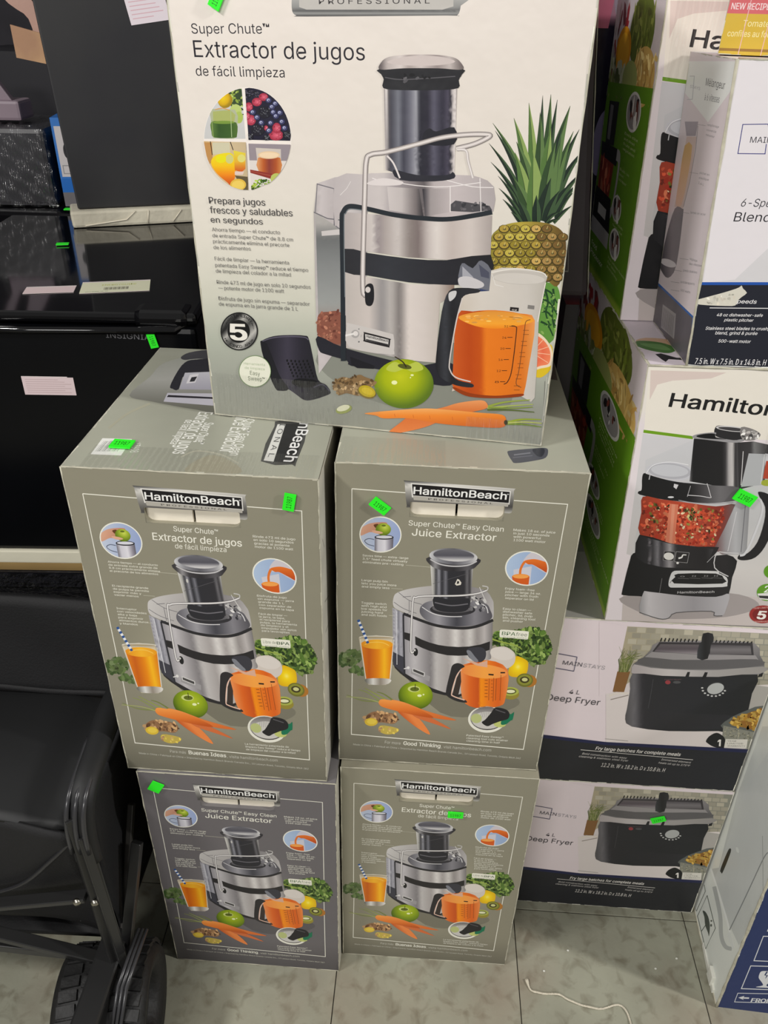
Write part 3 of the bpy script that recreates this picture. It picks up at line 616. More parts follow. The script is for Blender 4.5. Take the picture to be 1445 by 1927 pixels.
# ------------------------------------------------------------------ the white juicer carton on top
def white_face(W, H, quad):
    a = Art(quad[0], W, H, dst=quad[1])
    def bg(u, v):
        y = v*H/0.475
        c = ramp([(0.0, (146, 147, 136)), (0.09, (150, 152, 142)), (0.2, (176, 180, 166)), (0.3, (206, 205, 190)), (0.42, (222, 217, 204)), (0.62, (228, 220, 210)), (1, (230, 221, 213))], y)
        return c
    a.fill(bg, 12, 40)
    INK = (34, 32, 40); GY = (112, 112, 112)
    # lettering
    a.view(300, 0, 2.89)
    a.text('Super Chute™', 176, 184, 600, 184, 56, INK); a.text('Extractor de jugos', 190, 312, 1118, 330, 92, INK); a.text('de fácil limpieza', 200, 414, 682, 424, 54, INK)
    a.poly(smooth(P('720,-10 735,-30 1640,-40 1640,30 1620,84 1560,84 800,90 745,84 722,60'), k=3), lin(0, -40, 0, 92, (0, (190, 188, 184)), (.6, (140, 140, 138)), (.75, (90, 90, 90)), (.85, (150, 150, 148)), (1, (60, 60, 60))))
    a.poly('760,-40 1600,-40 1600,34 1540,52 800,52 760,38', (190, 186, 180)); a.text('P R O F E S S I O N A L', 868, 22, 1470, 18, 32, (60, 56, 56), bold=0.012)
    # big juicer -------------------------------------------------
    a.view(560, 80, 2.4914)
    a.poly(smooth(P('85,1500 330,1680 760,1760 1000,1700 900,1450 300,1400')), (136, 138, 128))
    # pineapple leaves
    def leaf(bx, by, tx_, ty, w_, bend, k):
        c0, c1 = [((28, 44, 34), (60, 84, 54)), ((50, 74, 42), (94, 122, 70)), ((84, 116, 58), (140, 164, 92))][k]
        dx, dy = tx_-bx, ty-by; L = math.hypot(dx, dy); nx, ny = -dy/L, dx/L; A = []; B = []; C = []
        for i in range(11):
            t = i/10; cx = bx+dx*t+nx*bend*math.sin(math.pi*t*.9)*.9; cy = by+dy*t+ny*bend*math.sin(math.pi*t*.9)*.9; hw = w_*(.55+.9*t-.9*t*t)*(1-t**2.2)+.6
            A.append((cx-nx*hw, cy-ny*hw)); B.append((cx+nx*hw, cy+ny*hw)); C.append((cx, cy))
        a.poly(A+C[::-1], c0); a.n -= 1; a.poly(C+B[::-1], c1); a.line(C, 4, tuple(v*.6 for v in c0), w1=1)
    for q in ((1090,800,905,385,24,40,1), (1080,820,890,480,22,30,0), (1070,830,900,568,18,26,0), (1200,800,1372,492,24,-36,0), (1210,810,1345,610,20,-22,0), (1090,820,918,420,26,34,0), (1200,800,1330,412,30,-30,0), (1190,790,1300,420,30,-20,1),
              (1130,780,1150,250,26,0,0), (1140,780,1187,245,34,6,1), (1150,780,1220,270,26,-4,0), (1110,780,1083,285,36,8,2), (1170,780,1284,300,44,-18,1), (1090,800,1008,358,40,24,2), (1170,790,1245,400,44,-14,0), (1120,790,1135,330,40,10,1), (1100,800,1020,470,44,24,1), (1150,790,1190,400,44,-6,2),
              (1060,840,935,632,16,20,0), (1210,830,1340,650,16,-20,0), (1060,850,940,690,14,16,0), (1210,840,1300,705,14,-14,0), (1170,790,1232,480,40,-10,1), (1080,820,1015,520,44,16,2), (1130,810,1100,505,46,4,2), (1150,800,1215,470,42,-12,1), (1180,820,1290,660,26,-10,0), (1050,850,960,740,14,8,0), (1200,850,1290,770,14,-8,0),
              (1100,840,1010,640,40,10,1), (1140,840,1190,640,40,-6,0), (1100,845,1105,540,38,0,2), (1160,845,1230,700,30,-8,0), (1080,850,1030,740,28,4,0), (1120,850,1120,720,30,0,0), (1160,850,1232,800,14,-10,0), (1170,855,1230,835,8,-8,0), (1050,855,1000,800,14,4,0)): leaf(*q)
    # pineapple fruit
    fr = smooth(P('905,930 940,880 1000,852 1100,845 1180,855 1235,885 1258,940 1250,1060 1215,1150 1150,1110 1000,1070 900,1070'), k=4)
    a.poly(fr, lin(905, 0, 1258, 0, (0, (142, 130, 48)), (.4, (186, 166, 66)), (1, (96, 72, 36))))
    rg = random.Random(4)
    for j in range(7):
        for i in range(8):
            x = 918+i*50+(j % 2)*25; y = 880+j*38
            if x > 1245 or y > 1130 or (j == 0 and (x < 960 or x > 1210)): continue
            a.ell(x, y, 27, 21, (74, 62, 28), n=10); a.ell(x, y-2, 22, 17, [(196, 178, 76), (176, 150, 62), (150, 132, 46), (204, 168, 92)][rg.randrange(4)] if x < 1130 else [(150, 118, 62), (120, 92, 46), (170, 136, 78)][rg.randrange(3)], n=10); a.ell(x+2, y, 8, 5, (96, 84, 44), n=8); a.line([(x, y), (x+6, y-16)], 3, (222, 204, 132), w1=1)
    a.n = 60
    # watermelon and grapefruit
    a.view(560, 480, 2.5804)
    a.poly(smooth(P('1180,150 1215,140 1262,160 1275,260 1240,420 1160,420'), k=4), (96, 146, 62))
    for s in ('1190,170 1230,190 1260,240', '1190,220 1225,240 1262,300', '1185,280 1220,290 1250,350', '1180,330 1215,350 1240,400', '1200,170 1215,230 1205,290 1225,350', '1240,170 1245,230 1235,300 1245,360'): a.line(smooth(P(s), False, 4), 11, (30, 66, 34), w1=6)
    a.blobs('1185,170 1262,190 1255,380 1170,400', 40, 5, 12, [(126, 170, 80), (50, 92, 44), (146, 186, 96)], 12)
    a.poly(smooth(P('1110,590 1150,600 1190,598 1235,545 1228,440 1150,560'), k=4), (222, 190, 40))
    a.poly(smooth(P('1150,385 1200,410 1235,470 1232,540 1180,558 1110,570 1120,470'), k=4), (238, 218, 190)); a.poly(smooth(P('1150,400 1195,422 1225,474 1220,532 1180,545 1120,556 1130,470'), k=4), rad(1140, 480, 100, 90, (0, (250, 170, 130)), (.5, (232, 110, 76)), (1, (244, 140, 96))))
    for q in ('1225,450', '1225,490', '1215,530', '1190,420'): a.line([(1135, 480), P(q)[0]], 3, (250, 196, 160))
    a.view(560, 80, 2.4914)
    a.n = 170
    # clear pulp bin
    a.poly('76,800 92,665 175,636 300,625 330,700 320,1260 100,1560 84,1200', lin(76, 0, 330, 0, (0, (172, 166, 164)), (.1, (204, 196, 196)), (.35, (186, 178, 178)), (.6, (206, 199, 198)), (1, (178, 172, 172))))
    a.poly('84,800 215,890 222,1500 100,1400', lin(0, 850, 0, 1480, (0, (176, 172, 168)), (.12, (110, 112, 112)), (.3, (132, 134, 134)), (.6, (156, 158, 156)), (.8, (150, 130, 120)), (1, (112, 72, 60))))
    a.poly('112,890 215,878 217,905 114,912', (206, 200, 198))
    a.line('92,668 172,690 172,860 205,885', 5, (120, 116, 122)); a.line('76,800 140,830 205,838', 5, (110, 108, 112)); a.line('92,665 84,800', 4, (120, 116, 122))
    a.view(560, 480, 2.5804)
    pp = smooth(P('100,300 150,282 215,290 222,420 180,440 102,410'), k=3); a.poly(pp, (138, 84, 68)); a.blobs(pp, 60, 6, 14, [(160, 100, 80), (120, 68, 56), (180, 122, 98)], 13)
    # foot and base
    a.poly(smooth(P('98,400 240,462 560,540 680,530 760,540 760,630 660,636 440,570 260,545 240,520 140,490 105,470'), k=3), (38, 38, 46)); a.poly('255,500 375,545 370,560 290,556 262,540', (28, 28, 34)); a.line('232,300 236,520', 7, (34, 36, 42))
    steel = lin(230, 0, 760, 0, (0, (190, 182, 176)), (.22, (206, 196, 190)), (.34, (150, 146, 146)), (.42, (188, 182, 178)), (.5, (128, 122, 120)), (.58, (222, 212, 206)), (.72, (214, 204, 198)), (.85, (200, 190, 182)), (.93, (166, 152, 144)), (1, (140, 118, 104)))
    a.poly('232,92 340,112 560,150 760,146 760,200 690,240 672,530 560,520 236,458', steel)
    # switch plate with badge
    a.poly(smooth(P('240,350 260,340 440,385 466,400 468,470 450,490 250,452'), k=3), (204, 198, 194)); a.poly(smooth(P('322,386 330,382 445,412 450,420 446,452 436,454 328,428 321,418'), k=3), (36, 34, 36)); a.poly('328,390 442,418 440,446 330,420', (208, 204, 200)); a.text('HamiltonBeach', 334, 406, 438, 430, 12, (40, 38, 40), bold=0.03); a.poly('332,414 440,440 439,446 332,420', (50, 48, 50))
    a.ell(280, 390, 20, 20, (170, 166, 164)); a.ell(282, 388, 12, 12, (226, 220, 216)); a.line('232,398 276,388', 9, (232, 228, 224)); a.text('I', 306, 404, 310, 405, 10, GY); a.ell(298, 366, 3, 3, GY); a.ell(298, 428, 4, 4, GY)
    a.view(560, 80, 2.4914)
    steel2 = lin(220, 0, 915, 0, (0, (176, 168, 166)), (.12, (196, 186, 182)), (.2, (210, 202, 198)), (.22, (150, 140, 142)), (.28, (176, 166, 162)), (.36, (206, 198, 194)), (.44, (140, 130, 126)), (.5, (126, 114, 112)), (.56, (196, 186, 182)), (.62, (224, 216, 210)), (.72, (196, 184, 178)), (.85, (212, 202, 196)), (1, (170, 160, 156)))
    a.poly('218,800 420,815 560,838 720,842 912,815 905,1000 700,1024 520,1012 330,985 222,970', steel2)
    # dark band
    a.poly(smooth(P('218,972 330,992 520,1018 700,1026 905,1000 903,1110 840,1138 700,1142 520,1130 330,1098 222,1082'), k=2), lin(220, 0, 905, 0, (0, (44, 44, 48)), (.3, (52, 54, 60)), (.7, (40, 40, 46)), (1, (34, 34, 38))))
    # clear lid
    a.poly(smooth(P('175,640 300,622 420,615 760,625 850,635 920,680 918,795 850,815 720,835 560,830 420,800 230,765 200,800 176,870'), k=2), lin(175, 0, 920, 0, (0, (190, 182, 182)), (.3, (206, 198, 196)), (.36, (170, 162, 164)), (.5, (130, 122, 124)), (.56, (96, 90, 92)), (.62, (186, 176, 176)), (.75, (200, 190, 190)), (1, (176, 168, 168))))
    a.poly('420,680 570,690 590,820 430,790', lin(420, 0, 590, 0, (0, (206, 198, 196)), (.4, (196, 188, 186)), (.8, (120, 112, 112)), (1, (50, 48, 52)))); a.poly('585,690 710,690 712,800 598,820', lin(585, 0, 712, 0, (0, (46, 44, 50)), (.3, (160, 152, 152)), (1, (190, 180, 180))))
    a.poly('716,765 740,745 900,770 912,790 820,800 716,795', (78, 76, 80)); a.blobs('730,750 890,760 890,790 730,790', 20, 6, 12, [(50, 50, 54), (110, 106, 110)], 15)
    for s in ('420,652 560,675 700,680 860,660', '350,640 420,662 480,668', '716,680 716,800', '700,650 820,680 918,684', '855,640 860,800'): a.line(smooth(P(s), False, 3), 4, (236, 230, 228))
    a.line('200,720 230,690 250,655', 3, (226, 220, 218))
    # dark seal round the bowl, turning down at the left
    a.line(smooth(P('214,1500 212,1100 208,850 214,800 245,772 330,785 450,812 580,828 720,832 912,800'), False, 8), 22, (38, 44, 50))
    a.line(smooth(P('222,1200 218,850 226,806 250,785 330,795'), False, 6), 4, (110, 118, 122))
    # pushing cup: chute
    a.poly('405,215 748,215 735,640 660,628 500,628 412,600', lin(405, 0, 748, 0, (0, (140, 132, 132)), (.03, (236, 228, 224)), (.06, (90, 86, 90)), (.1, (70, 70, 80)), (.2, (120, 122, 132)), (.27, (66, 66, 78)), (.36, (110, 110, 122)), (.44, (160, 160, 168)), (.49, (40, 40, 50)), (.6, (44, 42, 54)), (.68, (92, 90, 106)), (.8, (46, 44, 58)), (.88, (76, 72, 88)), (.92, (40, 38, 46)), (.94, (206, 198, 196)), (.98, (226, 218, 214)), (1, (150, 142, 140))))
    a.poly(smooth(P('590,430 620,405 650,420 735,400 735,480 600,480'), k=3), (34, 34, 42)); a.poly(smooth(P('450,600 560,625 700,625 728,610 735,640 640,655 480,648'), k=3), (44, 44, 52))
    a.poly(smooth(P('385,125 392,150 404,175 402,215 480,225 660,225 754,215 756,178 772,150 774,125 600,110'), k=3), (34, 34, 38)); a.line(smooth(P('410,165 480,175 600,170 740,160'), False), 5, (86, 84, 88)); a.blobs('480,150 700,150 700,185 480,185', 10, 6, 16, [(90, 88, 92), (20, 20, 24)], 14)
    a.poly(smooth(P('388,128 392,95 430,68 520,58 640,58 730,70 766,95 772,128 660,122 500,122'), k=4), lin(388, 0, 772, 0, (0, (96, 88, 88)), (.08, (186, 176, 172)), (.25, (216, 206, 202)), (.35, (170, 158, 154)), (.5, (206, 196, 192)), (.7, (150, 138, 136)), (.85, (196, 186, 182)), (1, (110, 100, 98))))
    a.poly(smooth(P('420,92 520,66 660,66 740,90 660,108 500,108'), k=4), (206, 194, 190))
    # loop handle
    hb = smooth(P('330,1165 306,1150 316,700 322,560 345,528 420,516 560,480 680,448 800,434 890,434 896,446 830,478 745,500'), False, 8)
    a.line(hb, 24, (128, 120, 118)); a.line(hb, 17, (196, 188, 184)); a.line(hb, 7, (232, 224, 220))
    a.line(smooth(P('420,535 450,570 480,640'), False), 8, (226, 218, 216)); a.line(smooth(P('748,505 790,510 800,560 822,640'), False), 12, (196, 188, 186)); a.line(smooth(P('748,505 790,510 800,560 822,640'), False), 5, (238, 232, 228))
    a.poly(smooth(P('330,660 400,640 490,655 480,672 400,676 340,672')), (224, 216, 214))
    a.poly(smooth(P('318,1150 340,1135 356,1150 358,1210 345,1240 322,1235 316,1200'), k=4), (32, 32, 36)); a.ell(330, 1165, 12, 14, (214, 206, 202))
    # pouring spout
    a.view(560, 480, 2.5804)
    a.poly(smooth(P('790,60 810,45 850,70 880,35 905,38 940,80 935,180 915,215 880,200 830,170 780,150'), k=2), (110, 112, 122)); a.poly('800,60 850,110 860,130 800,110', (168, 168, 176)); a.poly('880,50 930,90 930,120 890,110', (78, 80, 96)); a.poly(smooth(P('780,120 830,110 900,140 890,165 800,165')), (204, 200, 202)); a.poly('885,170 935,180 915,222 885,210', (52, 64, 104))
    # jug of juice
    a.poly(smooth(P('940,80 1060,68 1180,85 1212,110 1204,140 1170,330 1150,700 1080,690 780,660 756,640 775,300 800,190 930,180'), k=2), lin(760, 0, 1205, 0, (0, (206, 194, 180)), (.3, (216, 208, 198)), (.8, (206, 200, 192)), (1, (188, 182, 172))))
    a.ell(1075, 115, 134, 34, (196, 190, 182), rot=3); a.ell(1075, 120, 124, 26, (210, 204, 196), rot=3); a.line(smooth(P('940,90 1060,72 1180,88 1210,112'), False), 5, (232, 228, 220)); a.line('1204,140 1165,330', 4, (236, 230, 220)); a.line('945,100 960,150 1000,160', 3, (230, 226, 220))
    a.poly(smooth(P('775,300 850,280 960,274 1080,290 1152,325 1120,560 1100,668 1080,690 960,695 830,684 756,650 754,560'), k=3), lin(754, 0, 1150, 0, (0, (206, 92, 34)), (.2, (190, 74, 18)), (.34, (200, 84, 18)), (.4, (236, 126, 30)), (.7, (230, 120, 28)), (.85, (224, 120, 36)), (1, (236, 156, 84))))
    a.poly(smooth(P('780,310 850,286 960,278 1080,292 1148,325 1060,352 960,364 860,350'), k=4), lin(0, 280, 0, 364, (0, (226, 150, 60)), (.7, (250, 168, 50)), (1, (244, 140, 30)))); a.blobs('820,300 1080,300 1080,330 820,335', 30, 6, 18, [(236, 166, 80), (250, 186, 96)], 16, rot=0, aspect=.3)
    a.poly(smooth(P('760,648 840,678 960,690 1085,680 1082,694 960,702 830,694 762,662')), (150, 60, 16))
    a.poly(smooth(P('736,180 800,165 880,172 878,188 815,200 790,240 760,380 736,520 745,580 780,615 848,632 846,650 770,640 700,606 674,560 672,500 700,280'), k=3), lin(672, 0, 800, 0, (0, (30, 30, 34)), (.35, (60, 62, 68)), (.6, (34, 34, 38)), (1, (44, 44, 48)))); a.line(smooth(P('800,215 770,330 738,520 742,570 770,602 840,622'), False), 6, (214, 204, 198)); a.poly(smooth(P('735,190 770,180 765,210 738,230')), (206, 204, 204))
    for i, n_ in enumerate(('32', '24', '20', '16', '12', '8')):
        y = 352+i*54; x = 1052-i*9; a.line([(x-25, y), (x, y)], 3, (70, 40, 20)); a.text(n_, x-50, y+6, x-30, y+6, 10, (70, 40, 20))
        for k in range(2): a.line([(x+42, y+20+k*20), (x+70, y+20+k*20)], 2, (110, 60, 20))
    a.line(smooth(P('1038,350 1058,354 1062,380 1040,560 1020,620 1000,634'), False), 4, (60, 34, 20)); a.line(smooth(P('1130,320 1108,330 1100,380 1075,560 1060,630 1085,650'), False), 3, (110, 70, 40))
    a.poly('1032,258 1074,262 1072,280 1030,276', (30, 26, 26)); a.text('oz', 1040, 275, 1064, 277, 9, (230, 220, 210), bold=.01); a.poly('1118,248 1150,252 1148,270 1116,266', (130, 126, 122)); a.line('1028,306 1090,312', 2, (130, 80, 40))
    # apple
    a.ell(516, 632, 144, 120, rad(500, 600, 160, 140, (0, (196, 202, 30)), (.5, (168, 182, 16)), (.85, (118, 142, 28)), (1, (92, 118, 30))), n=44); a.poly(smooth(P('430,560 470,525 520,545 580,525 610,560 560,575 520,560 470,575')), (188, 200, 80)); a.ell(520, 548, 34, 12, (86, 92, 30), rot=10); a.line(smooth(P('528,552 510,525 472,500'), False), 7, (54, 44, 26), w1=5)
    a.ell(470, 626, 14, 10, (240, 244, 180)); a.ell(556, 590, 8, 5, (232, 238, 170)); a.ell(548, 602, 3, 3, (240, 244, 200))
    # ginger
    gr = smooth(P('175,630 215,600 255,604 300,588 330,600 370,615 375,640 330,650 300,690 240,678 200,684')); a.poly(gr, (134, 106, 70)); a.blobs(gr, 70, 5, 15, [(164, 134, 90), (118, 92, 58), (196, 166, 122), (90, 70, 44)], 17); a.ell(336, 672, 46, 30, (130, 110, 40), rot=20); a.ell(338, 668, 42, 26, (196, 172, 24), rot=20); a.ell(340, 668, 30, 16, (216, 190, 40), rot=20)
    a.ell(225, 756, 40, 20, (150, 158, 90), rot=-15); a.ell(222, 750, 32, 14, (222, 222, 190), rot=-15)
    # carrots
    for s, w_, c in (('920,744 1000,722 1128,710', 12, (150, 166, 70)), ('920,750 1020,740 1142,732', 10, (170, 184, 96)), ('920,758 1040,760 1148,770', 9, (90, 106, 50)), ('925,748 1050,750 1140,745', 8, (130, 150, 60)), ('1020,818 1090,805 1180,806', 12, (150, 168, 50)), ('1015,826 1100,830 1182,842', 12, (110, 136, 40)), ('1020,822 1100,818 1184,824', 8, (186, 194, 100))): a.line(smooth(P(s), False), w_, c, w1=4)
    a.poly(smooth(P('438,875 500,820 560,780 700,748 780,725 880,712 915,722 918,750 850,768 740,790 640,835 540,862'), k=4), lin(0, 712, 0, 875, (0, (240, 160, 100)), (.4, (214, 110, 48)), (1, (226, 130, 70))))
    a.poly(smooth(P('325,776 420,765 600,752 700,756 880,772 990,782 1012,810 1004,838 960,846 820,838 680,824 540,800 420,800 380,786'), k=4), lin(0, 756, 0, 846, (0, (244, 170, 96)), (.35, (238, 136, 46)), (1, (206, 100, 34)))); a.ell(1010, 820, 9, 12, (50, 46, 20))
    for x in (470, 560, 640, 750, 830, 930): a.line([(x, 778+(x-470)*.05), (x+4, 792+(x-470)*.07)], 2, (200, 96, 40))
    # ---------- left column
    a.n = 8
    a.view(380, 150, 8.0278)
    C = [(690+662*math.cos(math.radians(t)), 905+782*math.sin(math.radians(t))) for t in range(0, 360, 6)]
    a.poly(C, (240, 232, 224))
    def quad(fr, corner):
        inside = [(690+655*math.cos(math.radians(t)), 905+775*math.sin(math.radians(t))) for t in range(*fr, 6)]+[P(q)[0] for q in corner.split()]
        return inside
    a.setclip(quad((180, 259), '600,140 660,905')); a.poly('0,100 700,100 700,930 0,930', lin(0, 0, 0, 930, (0, (206, 206, 206)), (1, (200, 200, 198)))); a.poly('380,150 700,100 700,400 440,420', (52, 72, 42)); a.blobs('380,150 640,100 640,640 520,640 440,400', 50, 14, 44, [(74, 104, 46), (170, 190, 96), (46, 66, 36), (150, 176, 70)], 18)
    a.ell(350, 320, 112, 118, rad(320, 290, 120, 130, (0, (238, 206, 30)), (.7, (214, 170, 10)), (1, (160, 130, 20)))); a.ell(510, 480, 90, 100, (186, 202, 116)); a.ell(560, 580, 60, 90, (170, 190, 90))
    a.poly('110,480 150,450 500,460 545,560 530,860 480,905 170,895 135,600', (176, 182, 150)); a.poly('165,490 430,470 505,540 490,640 170,650', (170, 178, 104)); a.poly(smooth(P('140,650 320,640 520,660 530,850 480,890 190,885 145,800'), k=3), lin(140, 0, 530, 0, (0, (96, 128, 60)), (.3, (52, 84, 34)), (.7, (58, 92, 36)), (1, (82, 112, 50)))); a.ell(330, 655, 165, 24, (120, 150, 60)); a.line('435,470 440,640 450,880', 10, (170, 190, 140)); a.line('150,620 170,870', 10, (150, 170, 100)); a.line(smooth(P('200,460 310,440 420,470'), False), 12, (216, 150, 70))
    a.setclip(quad((272, 360), '1335,935 705,920 650,140')); a.poly('640,100 1400,100 1400,950 640,950', (30, 28, 48))
    a.blobs('640,130 880,200 880,280 660,300', 60, 14, 24, [(40, 36, 52), (20, 18, 28), (80, 78, 90)], 19)
    for x, y, rx, ry in ((830, 345, 75, 65), (930, 270, 70, 60), (710, 420, 60, 70), (740, 620, 75, 80), (1120, 850, 110, 80), (1130, 740, 65, 80), (680, 560, 50, 60), (970, 740, 30, 40)): a.ell(x, y, rx, ry, rad(x, y, rx, ry, (0, (224, 100, 122)), (1, (158, 40, 62)))); a.blobs([(x-rx*.7, y-ry*.7), (x+rx*.7, y-ry*.7), (x+rx*.7, y+ry*.7), (x-rx*.7, y+ry*.7)], 12, 6, 13, [(236, 130, 146), (140, 30, 50)], 20)
    for x, y, rx in ((945, 500, 105), (840, 770, 105), (1290, 850, 70), (720, 870, 60), (980, 890, 50)): a.ell(x, y, rx, rx*.85, (28, 26, 38)); a.blobs([(x-rx*.75, y-rx*.6), (x+rx*.75, y-rx*.6), (x+rx*.7, y+rx*.6), (x-rx*.7, y+rx*.6)], 34, 8, 14, [(76, 78, 88), (16, 14, 22), (120, 122, 126)], 21)
    for x, y in ((1010, 320), (1110, 370), (770, 500), (835, 580), (1180, 510), (900, 660), (1040, 665), (1210, 645), (1015, 780), (1250, 740), (1060, 420), (1120, 560), (1080, 500)): a.ell(x, y, 46, 42, (52, 54, 92)); a.ell(x-6, y-6, 24, 22, (166, 170, 204)); a.ell(x, y, 10, 9, (50, 50, 80))
    a.setclip(quad((96, 180), '30,940 665,955 705,1680')); a.poly('0,930 720,930 720,1700 0,1700', lin(0, 0, 700, 0, (0, (200, 160, 100)), (.3, (214, 190, 150)), (1, (196, 176, 140))))
    a.poly('20,960 150,960 170,1250 100,1300', (190, 140, 80)); a.line('130,940 160,1150', 12, (50, 36, 24)); a.line('430,945 475,1075', 12, (40, 34, 30)); a.poly('160,960 420,960 430,1120 170,1140', (206, 200, 170))
    a.poly(smooth(P('140,1260 220,1150 440,1120 500,1240 510,1460 440,1600 380,1560 220,1420'), k=4), lin(0, 1130, 0, 1580, (0, (236, 216, 30)), (.4, (242, 196, 20)), (.7, (238, 140, 20)), (1, (206, 84, 20)))); a.ell(420, 1210, 60, 70, (206, 204, 130)); a.ell(290, 1210, 80, 60, (232, 224, 20))
    a.poly('480,1080 660,1120 660,1360 600,1410 500,1380', lin(0, 1100, 0, 1400, (0, (226, 210, 60)), (.5, (230, 180, 50)), (1, (206, 90, 30)))); a.ell(600, 1200, 60, 60, (222, 216, 120)); a.poly('500,1400 640,1400 620,1450 500,1450', (222, 200, 190)); a.poly('500,1460 700,1480 700,1700 640,1700', (96, 84, 60)); a.ell(550, 1600, 120, 90, (224, 184, 70)); a.ell(550, 1605, 95, 70, (236, 204, 96))
    a.setclip(quad((10, 85), '750,1685 705,975 1340,990')); a.poly('690,950 1400,950 1400,1700 690,1700', (222, 214, 208)); a.poly('690,950 1400,970 1400,1240 690,1230', (150, 140, 146)); a.poly('815,1040 1195,1060 1200,1430 1160,1480 860,1450', (206, 196, 186)); a.poly(smooth(P('850,1190 1185,1190 1190,1420 1100,1460 870,1420'), k=2), lin(850, 0, 1190, 0, (0, (216, 150, 96)), (.25, (186, 92, 40)), (.5, (140, 60, 50)), (.8, (176, 84, 40)), (1, (206, 130, 70)))); a.ell(1015, 1150, 165, 58, (230, 200, 160)); a.ell(1015, 1150, 145, 42, (240, 214, 178))
    a.poly('730,1370 1060,1430 1040,1510 735,1420', (140, 48, 40)); a.line('735,1395 1050,1465', 8, (176, 90, 70)); a.ell(1130, 1510, 90, 85, (186, 196, 100)); a.blobs('745,1560 860,1520 1050,1540 1150,1600 950,1690 750,1680', 60, 12, 34, [(120, 160, 40), (80, 120, 30), (170, 196, 70), (50, 84, 24)], 22); a.blobs('745,1640 1000,1630 950,1690 750,1680', 20, 10, 24, [(40, 60, 30), (60, 90, 40)], 23)
    a.setclip(None)
    a.view(300, 0, 2.89)
    DK = (78, 76, 76)
    a.text('Prepara jugos', 272, 1112, 577, 1124, 36, DK, bold=.008); a.text('frescos y saludables', 278, 1164, 725, 1182, 36, DK, bold=.008)
    a.view(340, 360, 3.4405)
    a.text('en segundos', 197, 208, 533, 222, 38, DK, bold=.008)
    G2 = (128, 126, 122)
    for t, x0, y0, x1, y1, bx in (('Ahorra tiempo — el conducto', 205, 265, 644, 285, 0), ('de entrada Super Chute™ de 8.8 cm', 208, 304, 728, 332, 0), ('prácticamente elimina el precorte', 212, 342, 704, 368, 0), ('de los alimentos', 215, 381, 455, 391, 0),
        ('Fácil de limpiar — la herramienta', 222, 454, 702, 482, 0), ('patentada Easy Sweep™ reduce el tiempo', 226, 496, 826, 530, 0), ('de limpieza del colador a la mitad', 230, 534, 714, 560, 0), ('Rinde 473 ml de jugo en solo 10 segundos', 236, 606, 842, 640, 0), ('— potente motor de 1100 watt', 246, 644, 670, 666, 0),
        ('Disfruta de jugo sin espuma — separador', 248, 712, 836, 750, 0), ('de espuma en la jarra grande de 1 L', 250, 748, 760, 782, 0)): a.text(t, x0, y0, x1, y1, 24, G2, bold=.004)
    # five-year seal
    a.ell(381, 915, 121, 124, (28, 28, 28), n=44); a.ell(381, 915, 113, 116, lin(290, 830, 470, 1000, (0, (120, 120, 116)), (.2, (30, 30, 30)), (.35, (176, 174, 168)), (.55, (70, 70, 68)), (.8, (190, 188, 182)), (1, (60, 60, 60))), n=44, sub=14)
    for i, ch in enumerate('GARANTÍA LIMITADA'):
        t = math.radians(195+i*9.6); x, y = 381+92*math.cos(t), 915+94*math.sin(t); tx_, ty = -math.sin(t)*8, math.cos(t)*8
        if ch != ' ': a.text(ch, x-tx_, y-ty, x+tx_, y+ty, 18, (24, 24, 24), bold=.02)
    for i, ch in enumerate('DE CINCO AÑOS'):
        t = math.radians(150-i*9.6); x, y = 381+106*math.cos(t), 915+108*math.sin(t); tx_, ty = math.sin(t)*8, -math.cos(t)*8
        if ch != ' ': a.text(ch, x-tx_, y-ty, x+tx_, y+ty, 18, (24, 24, 24), bold=.02)
    a.ell(378, 915, 72, 74, (22, 22, 22), n=36); a.text('5', 332, 968, 432, 972, 100, (236, 232, 222), bold=.06)
    # easy sweep badge
    a.ell(483, 1174, 104, 103, (106, 134, 84), n=40); a.ell(483, 1174, 100, 99, (228, 228, 210), n=40)
    a.text('Herramienta', 412, 1130, 548, 1140, 16, (160, 176, 140)); a.text('de limpieza', 418, 1158, 546, 1168, 16, (160, 176, 140)); a.text('Easy', 452, 1196, 516, 1204, 26, (76, 92, 62)); a.text('Sweep™', 440, 1232, 548, 1240, 26, (76, 92, 62))
    a.n = 20
    # cleaning tool
    a.poly(smooth(P('518,1000 530,975 600,948 700,940 800,944 830,965 860,1100 890,1230 940,1262 972,1310 950,1330 860,1360 800,1362 740,1320 690,1290 640,1300 610,1280 560,1160'), k=3), lin(520, 0, 900, 0, (0, (24, 24, 30)), (.2, (40, 38, 48)), (.45, (62, 58, 72)), (.7, (40, 38, 48)), (1, (30, 30, 36))))
    a.poly(smooth(P('518,1002 560,1000 640,1200 700,1290 640,1302 610,1280 560,1160'), k=3), (26, 26, 32)); a.line(smooth(P('530,980 600,958 700,950 800,955 828,972'), False), 6, (96, 92, 108))
    a.poly(smooth(P('720,1240 760,1222 840,1226 885,1240 860,1275 780,1280 730,1262')), (14, 14, 18)); a.line(smooth(P('860,1280 920,1262 965,1305'), False), 8, (70, 68, 82))
    for i in range(6):
        for j in range(6): a.ell(690+i*26+j*8, 1112+j*20-abs(i-3)*2, 6, 9, (14, 14, 18), n=8)
    # print line down the right edge
    a.view(560, 480, 2.5804); a.line('1200,620 1190,850', 3, (120, 120, 112)); a.line('1210,600 1188,820', 2, (214, 210, 200))
    a.wear(31, c=(222, 220, 206), w=.002, edges='blr')
    return a

